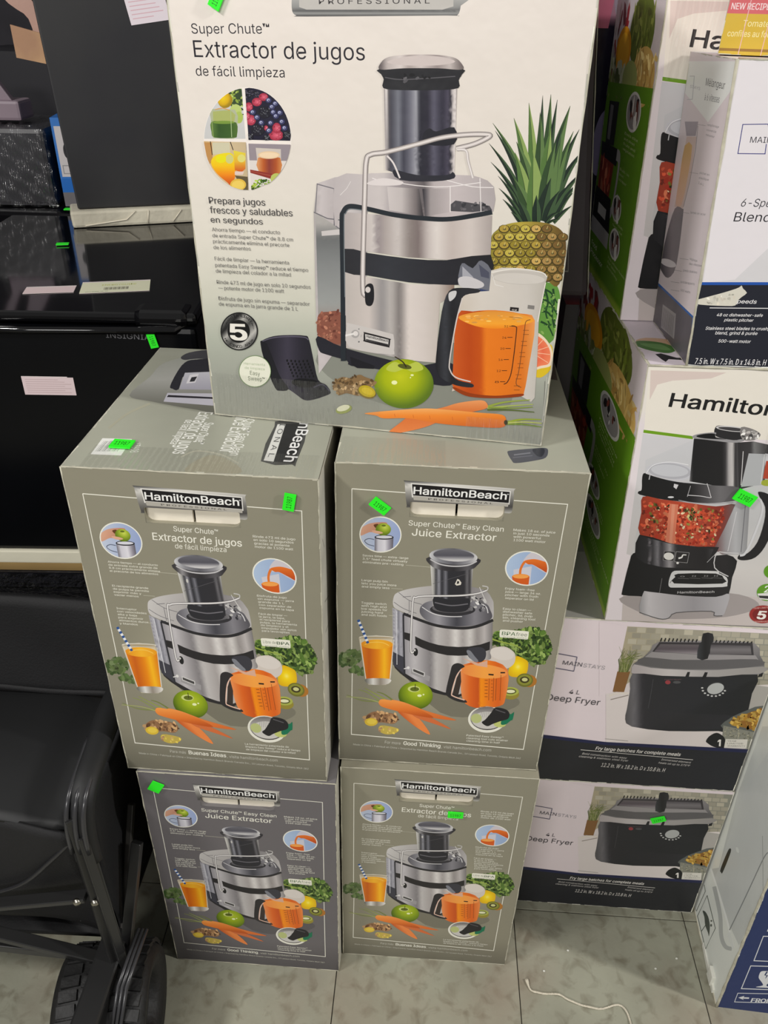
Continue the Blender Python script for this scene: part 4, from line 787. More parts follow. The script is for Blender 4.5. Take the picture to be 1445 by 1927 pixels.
# ------------------------------------------------------------------ right-hand cartons
def green_side(a, seed, inv=False):
    """left side of the food-processor carton: fruit on top, green below, small pictures"""
    GR = (92, 138, 26)
    W, H = a.W, a.Hh
    # u: 0 back .. W front ; v: 0 .. H
    a.fill(lambda u, v: (206, 196, 200) if v > .74 else (GR if v > .02 else (150, 180, 60)), 6, 50)
    U = lambda x, y: (x*100, (1-y)*100)
    a.H = homog([(0, 0), (100, 0), (100, 100), (0, 100)], [(0, H), (W, H), (W, 0), (0, 0)]); a.view(0, 0, 1)
    a.blobs('0,5 30,5 40,22 0,24', 40, 2, 5, [(150, 40, 44), (120, 60, 60), (190, 180, 176)], seed)
    a.ell(62, 10, 24, 11, (96, 110, 40)); a.blobs('42,4 82,4 80,18 44,18', 60, 2, 5, [(110, 126, 44), (140, 150, 70), (84, 92, 34)], seed+1, aspect=.3)
    a.ell(28, 17, 17, 8, (222, 150, 20)); a.ell(28, 17, 13, 6, (240, 176, 40)); a.blobs('0,20 36,22 40,30 0,30', 40, 2, 5, [(140, 150, 84), (196, 200, 170), (96, 110, 60)], seed+2)
    a.ell(76, 23, 22, 9, (206, 170, 96)); a.blobs('58,16 96,16 94,30 60,30', 60, 2, 5, [(216, 184, 110), (190, 150, 80), (232, 206, 140)], seed+3, aspect=.25); a.ell(50, 25, 16, 6, (160, 170, 100))
    a.poly('0,28 100,25 100,30 0,32', GR)
    # processor picture
    a.poly('10,34 34,33 34,48 12,49', (34, 34, 38)); a.poly('14,35 22,35 22,47 15,47', (120, 118, 122)); a.poly('2,49 48,48 46,54 4,54', (30, 30, 34)); a.poly('4,54 40,54 38,66 6,66', (140, 52, 40)); a.blobs('6,55 38,55 36,65 8,65', 30, 1.5, 4, [(176, 70, 50), (200, 120, 90), (110, 40, 34)], seed+4)
    a.line(smooth(P('44,50 52,52 50,68 42,72'), False), 4, (170, 168, 170)); a.poly('2,66 44,66 50,78 -2,78', (28, 28, 30)); a.poly('14,71 36,71 36,75 14,75', (200, 198, 196)); a.poly('-2,78 50,78 50,84 -2,84', (168, 166, 168))
    for cx, cy, r_ in ((68, 34, 15), (60, 67, 11), (66, 79, 13)): a.ell(cx, cy, r_, r_*.42, (214, 212, 210)); a.ell(cx, cy, r_*.86, r_*.36, (150, 146, 148)); a.blobs([(cx-r_*.5, cy-r_*.2), (cx+r_*.5, cy-r_*.2), (cx+r_*.5, cy+r_*.2), (cx-r_*.5, cy+r_*.2)], 9, 1, 4, [(36, 34, 36), (120, 60, 50), (230, 228, 226)], seed+5)
    for y, ls in ((42, ('Discs slice', 'and shred', 'fruits and', 'vegetables')), (54, ('Built-in', 'bowl', 'scraper')), (72, ('Big mouth', 'feed tube')), (86, ('Fits whole foods', 'for less', 'precutting'))):
        for i, t in enumerate(ls): a.text(t, 56, y+i*1.7, 56+len(t)*2.6, y+i*1.7, 0.9, (190, 206, 150))
    for i, t in enumerate(('Food', 'Processor')): a.text(t, 8, 89+i*3.4, 8+len(t)*4, 89+i*3.4, 2, (222, 226, 206), bold=.01)
    a.wear(seed, c=(214, 212, 200), w=.0025, edges='trlb')
def processor_front(a, upper=False):
    a.fill(lambda u, v: (224, 215, 218) if v < .84 else (228, 222, 214), 8, 20)
    INK = (30, 30, 30)
    a.view(1040, 500, 2.753)
    a.poly('500,520 1800,600 1800,960 470,870', (232, 226, 214)); a.poly('505,545 900,560 820,590 620,600 540,620 500,700', (216, 200, 192))
    a.text('HamiltonBeach', 600, 735, 1560, 830, 72, INK, bold=.035)
    a.line('468,862 726,898', 16, (110, 156, 30)); a.poly('465,874 730,908 1800,1000 1800,1900 380,1500', lin(0, 880, 0, 1500, (0, (206, 205, 208)), (1, (200, 196, 194))))
    a.view(1160, 780, 4.8175)
    a.poly('60,1560 220,900 260,420 700,240 1400,300 2000,400 2000,2000 40,1940', lin(0, 300, 0, 1900, (0, (200, 200, 203)), (.45, (190, 190, 190)), (.7, (206, 202, 198)), (1, (190, 184, 182))))
    a.poly('60,1640 1900,1700 1900,2000 40,1940', (196, 186, 182)); a.poly(smooth(P('60,1660 210,1810 440,1870 1000,1860 1300,1760 1000,1640')), (160, 152, 150))
    # clear lid disc
    a.ell(480, 530, 215, 88, (196, 196, 202), rot=5); a.ell(480, 525, 195, 72, (176, 176, 182), rot=5); a.ell(480, 520, 170, 55, (196, 197, 202), rot=5)
    a.line(smooth(P('268,540 330,470 480,442 650,470'), False), 5, (236, 236, 238))
    # feed tube
    a.poly('700,230 1060,260 1120,270 1110,700 660,620', lin(660, 0, 1120, 0, (0, (120, 118, 120)), (.06, (30, 30, 32)), (.65, (34, 33, 35)), (.72, (60, 58, 60)), (.78, (176, 172, 172)), (.86, (196, 192, 190)), (.9, (50, 48, 50)), (1, (90, 88, 90))))
    a.poly(smooth(P('895,130 960,115 1200,150 1190,230 1060,250 900,210'), k=3), (42, 41, 43)); a.ell(1050, 145, 150, 24, (206, 204, 204), rot=6); a.ell(1050, 147, 130, 16, (66, 64, 66), rot=6); a.poly(smooth(P('690,205 760,185 900,176 900,215 1060,248 1130,240 1160,255 1060,272 800,240 700,228'), k=3), (150, 148, 150)); a.poly(smooth(P('720,208 800,188 890,188 900,222 1000,240 800,230'), k=3), (24, 24, 26))
    a.poly(smooth(P('1130,130 1240,150 1310,200 1250,250 1140,240'), k=3), (130, 126, 124)); a.blobs('1140,150 1290,180 1290,240 1120,240', 24, 8, 24, [(226, 224, 220), (70, 68, 68), (176, 172, 168)], 33)
    a.poly('1100,270 1240,260 1420,300 1700,330 1700,420 1350,372 1350,640 1110,700', lin(1100, 0, 1400, 0, (0, (50, 48, 50)), (.4, (60, 58, 60)), (.5, (120, 120, 120)), (1, (50, 48, 50)))); a.poly('1200,370 1360,378 1320,660 1130,675', (176, 178, 180)); a.poly('1360,440 1700,460 1700,640 1330,600', (176, 70, 48)); a.ell(1370, 640, 60, 30, (160, 170, 60))
    a.line('1150,350 1130,660', 6, (220, 218, 218)); a.line('1345,380 1310,650', 6, (214, 212, 212))
    # lid body
    a.poly(smooth(P('230,575 262,540 400,590 560,625 700,640 900,660 1110,680 1120,780 1000,810 820,820 560,800 380,775 205,735 198,705 225,690'), k=3), lin(200, 0, 1120, 0, (0, (24, 24, 26)), (.5, (30, 30, 32)), (.6, (60, 58, 60)), (.8, (110, 108, 110)), (1, (90, 86, 90))))
    a.line(smooth(P('262,542 400,585 560,612 640,625'), False), 7, (200, 198, 200)); a.line('640,760 670,660', 6, (160, 158, 160)); a.line(smooth(P('640,745 760,755 850,770 850,745 820,640'), False), 6, (210, 208, 210)); a.poly('520,640 560,650 540,690 515,670', (206, 204, 206)); a.line('300,560 292,600', 8, (190, 190, 192)); a.ell(490, 762, 28, 8, (214, 214, 216))
    a.line(smooth(P('560,790 700,815 900,825 1060,815'), False), 6, (160, 156, 160))
    # salsa bowl
    bowl = smooth(P('235,755 400,780 620,810 900,850 1080,835 1010,1000 900,1220 700,1210 480,1180 210,1100 222,900'), k=3)
    a.poly(bowl, lin(210, 0, 1060, 0, (0, (150, 56, 36)), (.5, (186, 74, 50)), (.85, (130, 50, 40)), (1, (110, 84, 84))))
    a.blobs('245,800 600,840 900,870 1000,880 880,1200 640,1200 225,1090', 420, 8, 30, [(186, 66, 40), (206, 86, 56), (160, 46, 30), (214, 120, 84), (120, 40, 26), (196, 78, 50)], 34); a.blobs('260,810 600,850 980,880 880,1190 640,1190 240,1080', 70, 7, 22, [(214, 190, 140), (110, 104, 40), (140, 130, 60), (226, 206, 166), (60, 56, 30)], 35); a.blobs('620,870 780,860 780,960 640,970', 26, 8, 20, [(50, 50, 26), (90, 90, 40), (196, 180, 120)], 36)
    a.poly('480,820 560,830 520,1190 440,1170', (206, 120, 92)); a.poly('500,825 530,828 500,1185 475,1180', (214, 140, 112))
    # right side of bowl and clear handle
    a.poly('1080,830 1120,780 1210,800 1180,1290 960,1290 880,1240 980,1050', lin(900, 0, 1200, 0, (0, (110, 80, 80)), (.3, (150, 146, 148)), (.6, (176, 176, 178)), (1, (140, 140, 142))))
    a.poly(smooth(P('1290,720 1373,740 1420,800 1420,1040 1350,1220 1260,1320 1160,1345 1100,1330 1120,1290 1190,1280 1280,1180 1340,1000 1350,860 1300,770'), k=3), (34, 33, 35)); a.line(smooth(P('1075,760 1260,770 1320,820 1320,920 1240,1140 1170,1280 1120,1300'), False), 20, (206, 206, 208)); a.line(smooth(P('1170,840 1130,1270'), False), 8, (110, 110, 114)); a.line('1090,900 1010,1260', 6, (206, 204, 206))
    # base
    a.poly(smooth(P('205,1100 480,1180 700,1215 930,1222 880,1300 1000,1290 1095,1350 1050,1500 1010,1680 900,1720 500,1700 200,1660 60,1650 50,1600 130,1290 165,1265'), k=2), lin(50, 0, 1095, 0, (0, (22, 22, 24)), (.2, (28, 28, 30)), (.3, (30, 30, 32)), (.5, (36, 35, 37)), (.9, (40, 38, 40)), (1, (30, 30, 32))))
    a.poly('175,1200 210,1110 480,1185 820,1225 880,1240 800,1420 420,1400 250,1360 170,1300', lin(170, 0, 880, 0, (0, (30, 30, 32)), (.16, (44, 43, 46)), (.18, (120, 116, 120)), (.2, (36, 35, 38)), (.28, (120, 118, 122)), (.33, (52, 50, 54)), (.44, (160, 156, 158)), (.52, (48, 46, 48)), (.9, (36, 34, 36)), (1, (60, 58, 60))))
    a.poly('540,1255 660,1268 640,1365 520,1350', (44, 42, 44)); a.line('540,1258 658,1270 640,1362 524,1350', 3, (170, 168, 168), closed=True); a.poly('430,1250 528,1258 515,1345 418,1335', (44, 42, 44)); a.line('432,1252 528,1260 514,1344 420,1334', 3, (150, 148, 148), closed=True)
    a.ell(472, 1300, 46, 34, (222, 220, 214), rot=8); a.line(smooth(P('560,1320 590,1310 600,1290 632,1290'), False), 16, (228, 226, 222), w1=8); a.ell(552, 1362, 12, 10, (226, 224, 220))
    a.line(smooth(P('1110,1280 1000,1275 910,1275 890,1410 1015,1490'), False, 3), 9, (200, 198, 198)); a.line('820,1360 880,1300', 5, (170, 168, 170))
    # control panel
    a.poly(smooth(P('510,1440 580,1432 900,1440 930,1460 1000,1500 1005,1560 960,1586 560,1586 480,1580 470,1540 485,1480'), k=3), (206, 205, 204)); a.poly(smooth(P('555,1460 900,1462 975,1510 960,1555 520,1548 530,1490'), k=2), (34, 33, 34)); a.line('500,1520 480,1545', 6, (120, 118, 118))
    for x in (575, 680, 790, 880): a.text('II' if x > 600 else 'o', x, 1488, x+40, 1490, 12, (150, 148, 148)); a.line([(x-20, 1500), (x+80, 1506)], 3, (110, 108, 108))
    a.text('HamiltonBeach', 550, 1640, 885, 1638, 20, (190, 188, 188), bold=.02)
    a.line('410,1500 385,1640', 5, (110, 108, 108))
    a.poly(smooth(P('240,1630 300,1622 600,1660 900,1675 1025,1650 990,1800 960,1845 880,1842 860,1805 530,1820 470,1862 380,1866 210,1808'), k=3), lin(205, 0, 1025, 0, (0, (150, 148, 150)), (.1, (196, 192, 194)), (.3, (176, 172, 174)), (.6, (150, 147, 150)), (1, (176, 173, 176)))); a.line(smooth(P('205,1808 380,1868 470,1864 540,1815 860,1806 885,1846 960,1848'), False, 3), 8, (90, 88, 88))
    # green dots and seal
    a.ell(1400, 1450, 62, 60, (92, 150, 30)); a.ell(1370, 1640, 96, 78, (96, 150, 36)); a.poly('1280,1650 1460,1640 1460,1720 1300,1700', (222, 220, 216)); a.poly('1290,1668 1400,1672 1390,1700 1300,1690', (50, 50, 50)); a.text('2', 1340, 1640, 1390, 1640, 60, (240, 240, 236), bold=.02)
    a.ell(1330, 1840, 124, 82, (150, 40, 36)); a.ell(1330, 1840, 96, 60, (120, 26, 24)); a.text('5', 1275, 1880, 1345, 1884, 72, (236, 230, 222), bold=.06); a.text('YEAR LIMITED', 1240, 1790, 1400, 1785, 14, (226, 180, 170)); a.text('WARRANTY', 1250, 1912, 1400, 1912, 14, (226, 180, 170))
def fryer_front(W, H, quad):
    a = Art(quad, W, H)
    a.fill(lambda u, v: (230, 217, 221), 6, 8)
    a.view(960, 1100, 2.3299)
    a.poly('510,182 1500,235 1400,850 960,850 100,660 440,700', (220, 211, 210))
    # tiled wall
    a.poly('513,185 1500,235 1440,470 1100,450 520,430 450,480', lin(513, 0, 1200, 0, (0, (176, 166, 140)), (.4, (164, 160, 144)), (1, (140, 140, 128))))
    a.view(1140, 1170, 4.7377)
    rg = random.Random(8)
    for j in range(10):
        for i in range(16):
            x0 = 196+i*84+(j % 2)*40; y0 = 50+i*4+j*52
            q = P(f'{x0},{y0} {x0+76},{y0+4} {x0+70},{y0+48} {x0-6},{y0+44}'); f = rg.uniform(.9, 1.12); a.poly(q, tuple(v*f for v in (172, 166, 148)))
    a.poly('0,640 60,630 1460,560 1500,600 1280,1130 0,1080', (224, 215, 212)); a.poly('1290,560 1500,590 1400,900 1220,810', (176, 172, 166))
    a.poly('-60,0 190,40 60,630 -60,660', (230, 217, 221))
    # plant, pot, spoon
    a.poly('100,445 215,445 160,628 58,624', (134, 96, 56))
    for i in range(34): x = rg.uniform(110, 200); a.line([(x, 450), (x+rg.uniform(-40, 60), 340), (x+rg.uniform(-30, 150), rg.uniform(215, 330))], 6, [(110, 120, 60), (146, 150, 96), (84, 96, 48)][i % 3], w1=2)
    a.line(smooth(P('30,660 100,640 200,640'), False), 18, (226, 216, 206)); a.line('40,695 200,655', 8, (150, 140, 132))
    # fryer lid
    a.poly(smooth(P('225,440 245,375 330,320 400,250 470,180 900,170 1320,190 1370,300 1410,380 1400,450 1380,470 1000,490 500,480 260,470'), k=2), lin(0, 180, 0, 480, (0, (140, 136, 136)), (.35, (120, 117, 118)), (.6, (96, 94, 96)), (.75, (120, 118, 118)), (1, (150, 146, 146))))
    a.poly('410,270 475,182 1305,190 1315,300', (58, 55, 58)); a.poly('430,265 485,200 830,205 815,290', lin(0, 200, 0, 290, (0, (100, 94, 96)), (.5, (88, 80, 86)), (1, (150, 143, 146)))); a.poly('930,205 1285,215 1295,292 925,290', lin(0, 205, 0, 292, (0, (80, 76, 80)), (.5, (120, 116, 118)), (1, (96, 92, 94))))
    a.poly('340,320 410,268 830,296 1330,300 1370,360 900,340 600,340', (150, 146, 146)); a.poly(smooth(P('280,370 345,315 600,340 1000,340 1340,335 1400,390 1000,425 500,415'), k=2), (96, 94, 95))
    a.poly(smooth(P('228,440 250,380 400,412 700,430 1000,432 1400,400 1400,455 1000,492 700,490 400,480 240,460'), k=2), lin(228, 0, 1400, 0, (0, (176, 168, 168)), (.3, (196, 190, 188)), (.6, (164, 160, 158)), (1, (150, 146, 142))))
    for i in range(24):
        x = 485+i*35
        if 820 < x < 950: continue
        a.line([(x+12, 145+i*1.4), (x, 178+i*.6)], 11, (26, 26, 28))
    a.poly(smooth(P('865,105 950,108 955,180 935,200 905,330 810,325 830,200 850,180'), k=2), lin(810, 0, 955, 0, (0, (60, 62, 66)), (.5, (34, 34, 36)), (1, (48, 48, 50))))
    # body
    a.poly(smooth(P('235,462 500,482 1000,492 1350,470 1300,640 1200,980 1000,975 560,975 230,935 170,870 185,780 215,600'), k=2), lin(170, 0, 1350, 0, (0, (84, 82, 84)), (.07, (110, 108, 112)), (.13, (48, 47, 52)), (.2, (44, 44, 48)), (.5, (40, 41, 45)), (1, (32, 33, 35))))
    a.poly('1360,470 1400,452 1390,490 1350,496', (30, 30, 32)); a.line(smooth(P('420,510 400,640 375,770'), False), 5, (70, 70, 74)); a.poly('450,800 1200,840 1190,960 560,960', (44, 44, 48))
    a.poly('725,448 748,448 738,490 706,488', (36, 36, 38)); a.poly('880,450 906,452 890,496 850,520 860,490', (30, 30, 32))
    a.ell(550, 540, 24, 18, (150, 60, 66)); a.ell(630, 540, 34, 12, (80, 80, 82)); a.text('POWER READY', 520, 520, 670, 520, 9, (120, 90, 94))
    a.ell(975, 595, 78, 56, (56, 56, 58), rot=-14); a.ell(975, 596, 76, 48, (176, 178, 176), rot=-14)
    for t in range(20, 200, 20): a.ell(960+104*math.cos(math.radians(t)), 590+74*math.sin(math.radians(t)), 11, 7, (196, 196, 194), n=8)
    # basket of food, warranty patch
    a.poly(smooth(P('1040,905 1090,870 1180,820 1460,740 1460,1020 1320,1010 1040,950'), k=2), (96, 100, 96)); fd = P('1090,900 1180,850 1300,800 1440,770 1460,900 1330,960 1150,930'); a.poly(fd, (150, 108, 40)); a.blobs(fd, 110, 10, 34, [(190, 148, 56), (214, 176, 84), (140, 96, 36), (176, 130, 44)], 40)
    a.poly('1045,925 1320,985 1450,1010 1270,1140 1030,1060', (140, 140, 128)); a.blobs('1060,940 1310,995 1280,1060 1050,1020', 70, 4, 12, [(110, 110, 96), (170, 166, 144)], 41)
    a.poly(smooth(P('890,1060 920,1020 980,990 1030,1010 1060,1050 1050,1125 960,1115 900,1080'), k=3), (28, 28, 30)); a.poly('1008,1050 1024,1050 1020,1110 1004,1109 1008,1068 992,1074 994,1062', (236, 232, 226)); a.poly('1065,1045 1262,1048 1250,1128 1050,1122', (222, 218, 208))
    for i, t in enumerate(('YEAR', 'LIMITED', 'WARRANTY')): a.text(t, 1078, 1068+i*22, 1078+len(t)*20, 1070+i*22, 12, (110, 108, 104))
    # band with writing
    a.view(960, 1100, 2.3299)
    a.poly('100,655 160,660 415,690 1040,722 1500,760 1500,1000 60,860', (32, 36, 72)); a.poly('100,668 415,703 1050,738 1500,776 1500,1000 60,860', (36, 37, 42))
    TX = (226, 222, 216)
    a.text('Fry large batches for complete meals', 372, 724, 744, 752, 14, TX, bold=.02, shear=.2); a.line('308,724 800,768', 2, TX)
    for t, x0, y0, x1, y1 in (('Bold construction with easy', 314, 744, 510, 764), ('cleaning & stainless steel fryer', 300, 756, 516, 776), ('Immersed element', 660, 770, 790, 784), ('heats oil up to 375°F', 648, 784, 786, 798)): a.text(t, x0, y0, x1, y1, 8, (206, 202, 198), shear=.2)
    a.text('12.2 in. W x 18.2 in. D x 10.8 in. H', 396, 798, 676, 822, 17, TX, shear=.2)
    NV = (70, 72, 100)
    a.line('150,292 292,318 278,380 150,358', 3, NV); a.line('292,318 290,330', 3, NV); a.text('MAIN', 228, 350, 312, 360, 17, (60, 60, 70)); a.text('STAYS', 318, 362, 412, 374, 17, (160, 156, 160))
    a.text('4 L', 257, 478, 302, 482, 18, (66, 64, 68), shear=.1); a.text('Deep Fryer', 158, 505, 390, 530, 26, (48, 48, 52)); a.line('415,676 516,686', 2, (150, 146, 140))
    a.wear(50, c=(226, 224, 212), w=.0015, edges='tbr')
    return a
# ================================================================== the place
# floor of square vinyl tiles, each tile a piece of its own
def floor_mat():
    m = mat('vinyl_tile', (153, 153, 136), 0.42, nscale=9, rgb2=(140, 139, 123), bump=0.06, bscale=60); nt = m.node_tree; b = nt.nodes['Principled BSDF']
    old = b.inputs['Base Color'].links[0].from_socket; n = nt.nodes.new('ShaderNodeTexNoise'); n.inputs['Scale'].default_value = 38; n.inputs['Detail'].default_value = 8; n.inputs['Distortion'].default_value = 0.6
    g = nt.nodes.new('ShaderNodeNewGeometry'); nt.links.new(g.outputs['Position'], n.inputs['Vector'])
    rp = nt.nodes.new('ShaderNodeMapRange'); rp.inputs[1].default_value = 0.5; rp.inputs[2].default_value = 0.72; rp.inputs[4].default_value = 0.8; nt.links.new(n.outputs['Fac'], rp.inputs[0])
    mx = nt.nodes.new('ShaderNodeMix'); mx.data_type = 'RGBA'; mx.inputs[7].default_value = (*s2l((112, 107, 90)), 1); nt.links.new(rp.outputs[0], mx.inputs[0]); nt.links.new(old, mx.inputs[6])
    n2 = nt.nodes.new('ShaderNodeTexNoise'); n2.inputs['Scale'].default_value = 5; n2.inputs['Detail'].default_value = 6; nt.links.new(g.outputs['Position'], n2.inputs['Vector'])
    r2 = nt.nodes.new('ShaderNodeMapRange'); r2.inputs[1].default_value = 0.5; r2.inputs[2].default_value = 0.75; r2.inputs[4].default_value = 0.45; nt.links.new(n2.outputs['Fac'], r2.inputs[0])
    m2 = nt.nodes.new('ShaderNodeMix'); m2.data_type = 'RGBA'; m2.inputs[7].default_value = (*s2l((146, 128, 112)), 1); nt.links.new(r2.outputs[0], m2.inputs[0]); nt.links.new(mx.outputs[2], m2.inputs[6]); nt.links.new(m2.outputs[2], b.inputs['Base Color']); return m
FL = floor_mat()
b = MB(); b.box((-2.4, -2.6, -0.06), (2.8, 2.4, -0.003)); floor = b.build('floor', mat('floor_joint', (52, 48, 42), 0.9)); floor['kind'] = 'structure'
b = MB(); b.box((0, 0, -0.0029), (0.3032, 0.3032, 0)); proto = b.build('tile', FL, floor, bevel=0.0012)
first = True
for i in range(-5, 6):
    for j in range(-5, 6):
        if first: t = proto; first = False
        else: t = bpy.data.objects.new('tile', proto.data); COL.objects.link(t); t.parent = floor
        t.location = (0.0070+i*0.3045, -0.214+j*0.3045, random.Random(i*31+j).uniform(-0.0003, 0))
b = MB(); b.box((-2.4, 2.4, 0), (2.8, 2.5, 3.1)); o = b.build('wall_back', mat('dark_wall', (46, 44, 50), 0.8, noise=0.3)); o['kind'] = 'structure'
b = MB(); b.box((-2.5, -2.6, 0), (-2.4, 2.5, 3.1)); o = b.build('wall_left', mat('dark_wall', (46, 44, 50), 0.8)); o['kind'] = 'structure'

# ---------------- the four grey juicer cartons
A_, aA = gray_box('grey juicer box with Spanish title and bar code on top, stacked over the darker one', (-0.2771, -0.0382, GH+.001), -0.0034, 'es', 'full', seed=1)
B_, aB = gray_box('upper grey juicer box with English title, green sticker left of its hand hole', (0.0108, 0.0, GH+.001), 0.0075, 'en', 'part', seed=2)
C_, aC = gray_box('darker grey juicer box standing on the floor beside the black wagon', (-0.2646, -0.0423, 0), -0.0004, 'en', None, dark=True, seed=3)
D_, aD = gray_box('grey juicer box on the floor with a green sticker across its Spanish title', (0.0142, -0.0128, 0), 0.004, 'es', None, seed=4)
def stick_at(art, root, T, px, py, w_, h_, rot, **k):
    u, v = art.m(px, py); sticker(root, None, w_, h_, T, u, v, w_, h_, rot, **k)
hA = homog([(114, 876), (600, 905), (613, 1468), (240.5, 1450)], [(0, GH), (GW, GH), (GW, 0), (0, 0)])
hC = homog([(261, 1456), (630, 1482), (636, 1820), (333, 1800)], [(0, GH), (GW, GH), (GW, 0), (0, 0)])
hD = homog([(641, 1439), (1012, 1461), (951, 1818), (646, 1798)], [(0, GH), (GW, GH), (GW, 0), (0, 0)])
def at(h, x, y): q = h@np.array([x, y, 1.0]); return q[0]/q[2], q[1]/q[2]
def gs(root, uv, rot, w_=0.021, h_=0.0125, T=None, **k): sticker(root, None, w_, h_, T or T_front(), uv[0], uv[1], w_, h_, rot, **k)
gs(A_, at(hA, 547, 944), 80); gs(B_, aB.m((714.5-620)*2.89, (951.5-820)*2.89), -38, .022, .013); gs(C_, at(hC, 298, 1482), 60, .020, .017, txt='')
gs(D_, at(hD, 856, 1527), 1, .022, .012)
tA = Art(face_px((-0.2771, -0.0382, GH), -0.0034, GW, GD, GH, 'top'), GW, GD); gs(A_, tA.m(231, 841), -2, .024, .018, T=T_top(GH))
# clear parcel tape with glints across the tops
def tape_mat():
    m = bpy.data.materials.new('clear_tape'); m.use_nodes = True; nt = m.node_tree; nt.nodes.remove(nt.nodes['Principled BSDF'])
    o = nt.nodes['Material Output']; t = nt.nodes.new('ShaderNodeBsdfTransparent'); g = nt.nodes.new('ShaderNodeBsdfGlossy'); g.inputs['Roughness'].default_value = 0.12; mx = nt.nodes.new('ShaderNodeMixShader'); mx.inputs[0].default_value = 0.09
    tc = nt.nodes.new('ShaderNodeTexCoord'); wv = nt.nodes.new('ShaderNodeTexWave'); wv.inputs['Scale'].default_value = 45; wv.inputs['Distortion'].default_value = 2.2; wv.inputs['Detail'].default_value = 2
    bp = nt.nodes.new('ShaderNodeBump'); bp.inputs['Strength'].default_value = 0.6; bp.inputs['Distance'].default_value = 0.004
    nt.links.new(tc.outputs['Object'], wv.inputs['Vector']); nt.links.new(wv.outputs['Fac'], bp.inputs['Height']); nt.links.new(bp.outputs[0], g.inputs['Normal'])
    nt.links.new(t.outputs[0], mx.inputs[1]); nt.links.new(g.outputs[0], mx.inputs[2]); nt.links.new(mx.outputs[0], o.inputs['Surface']); return m
TAPE = tape_mat()
def tape(parent, x0, x1, y0, y1, T, nu=24, nv=6, amp=.0003, seed=1, z=.0014):
    b = MB(); T = np.array(T); rg = random.Random(seed); ph = [rg.uniform(0, 6) for _ in range(4)]
    def f(u, v):
        x = x0+(x1-x0)*u; y = y0+(y1-y0)*v; zz = z+amp*(math.sin(u*70+ph[0]+v*3)+.5*math.sin(v*9+ph[1]))*.5
        return (T@np.array([x, y, zz, 1]))[:3]
    b.grid(f, nu*3, nv); o = b.build('clear_tape', TAPE, parent, smooth=True, label='clear parcel tape'); return o
tape(A_, .02, .27, .0, .05, T_top(GH), seed=2); tape(B_, .002, .12, 0, .06, T_top(GH), seed=3)

# ---------------- the white carton standing across them
EW, ED, EH = 0.3865, GW, 0.475
eloc = (-0.1452, 0.1011, 2*GH+.0024); erz = R(-6.394)
E_ = thing('juicer_box', 'large white juicer box with pineapple picture standing on the grey boxes', 'box', eloc, erz)
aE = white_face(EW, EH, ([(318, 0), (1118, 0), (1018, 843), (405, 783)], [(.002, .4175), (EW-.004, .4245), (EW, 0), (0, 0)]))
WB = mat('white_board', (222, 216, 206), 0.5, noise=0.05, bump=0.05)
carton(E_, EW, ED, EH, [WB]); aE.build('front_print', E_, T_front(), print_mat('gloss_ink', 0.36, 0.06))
tape(E_, .004, .2, 0.0, .055, T_front(), seed=5, z=.0035); tape(E_, .30, .385, 0.0, .03, T_front(), seed=6, z=.0035)
edge_strip(E_, [(0, 0, 0), (0, 0, EH)], seed=11); edge_strip(E_, [(EW, 0, 0), (EW, 0, EH)], seed=12); edge_strip(E_, [(0, 0, .001), (EW, 0, .001)], seed=13)
aE.view(0, 0, 1); u, v = aE.m(409, -2); gs(E_, (u, v), 60, .016, .011)
lean(E_, -.012)

# ---------------- right-hand stack: two fryer boxes, two food processor boxes, a blender box
FW, FD, FH = 0.3255, 0.40, 0.3325
def fryer(label, loc, k):
    t = thing('deep_fryer_box', label, 'box', loc, 0, 'deep fryer boxes'); carton(t, FW, FD, FH, [mat('lilac_white_board', (214, 206, 206), .45, noise=.05, bump=.05)])
    a = fryer_front(FW, FH, face_px((.298, .107, FH), 0, FW, FD, FH, 'front', -.02)); a.build('front_print', t, T_front())
    g = Art([(0, 0), (100, 0), (100, 100), (0, 100)], FW, FD); g.fill(lambda u, v: (120, 120, 112), 2, 2); g.poly('0,60 100,60 100,100 0,100', (150, 148, 142)); g.wear(3); g.build('top_print', t, T_top(FH), print_mat('gloss_top', .22, .05))
    edge_strip(t, [(0, 0, FH), (FW, 0, FH)], seed=21); edge_strip(t, [(FW, 0, 0), (FW, 0, FH)], seed=22); return t, a
F1, f1 = fryer('deep fryer box stacked under the food processor box', (.298, .107, FH+.0008), 0)
F2, f2 = fryer('bottom deep fryer box on the floor, green sticker on the fryer picture', (.3070, .107, 0), 0)
a2 = homog(face_px((.3070, .107, 0), 0, FW, FD, FH, 'front', -.02), [(0, FH), (FW, FH), (FW, 0), (0, 0)])
gs(F2, at(a2, 1238, 1540), 25, .023, .012)
lean(F1, -.02); lean(F2, -.02)
WHT = mat('processor_board', (222, 214, 212), .45, noise=.05, bump=.06)
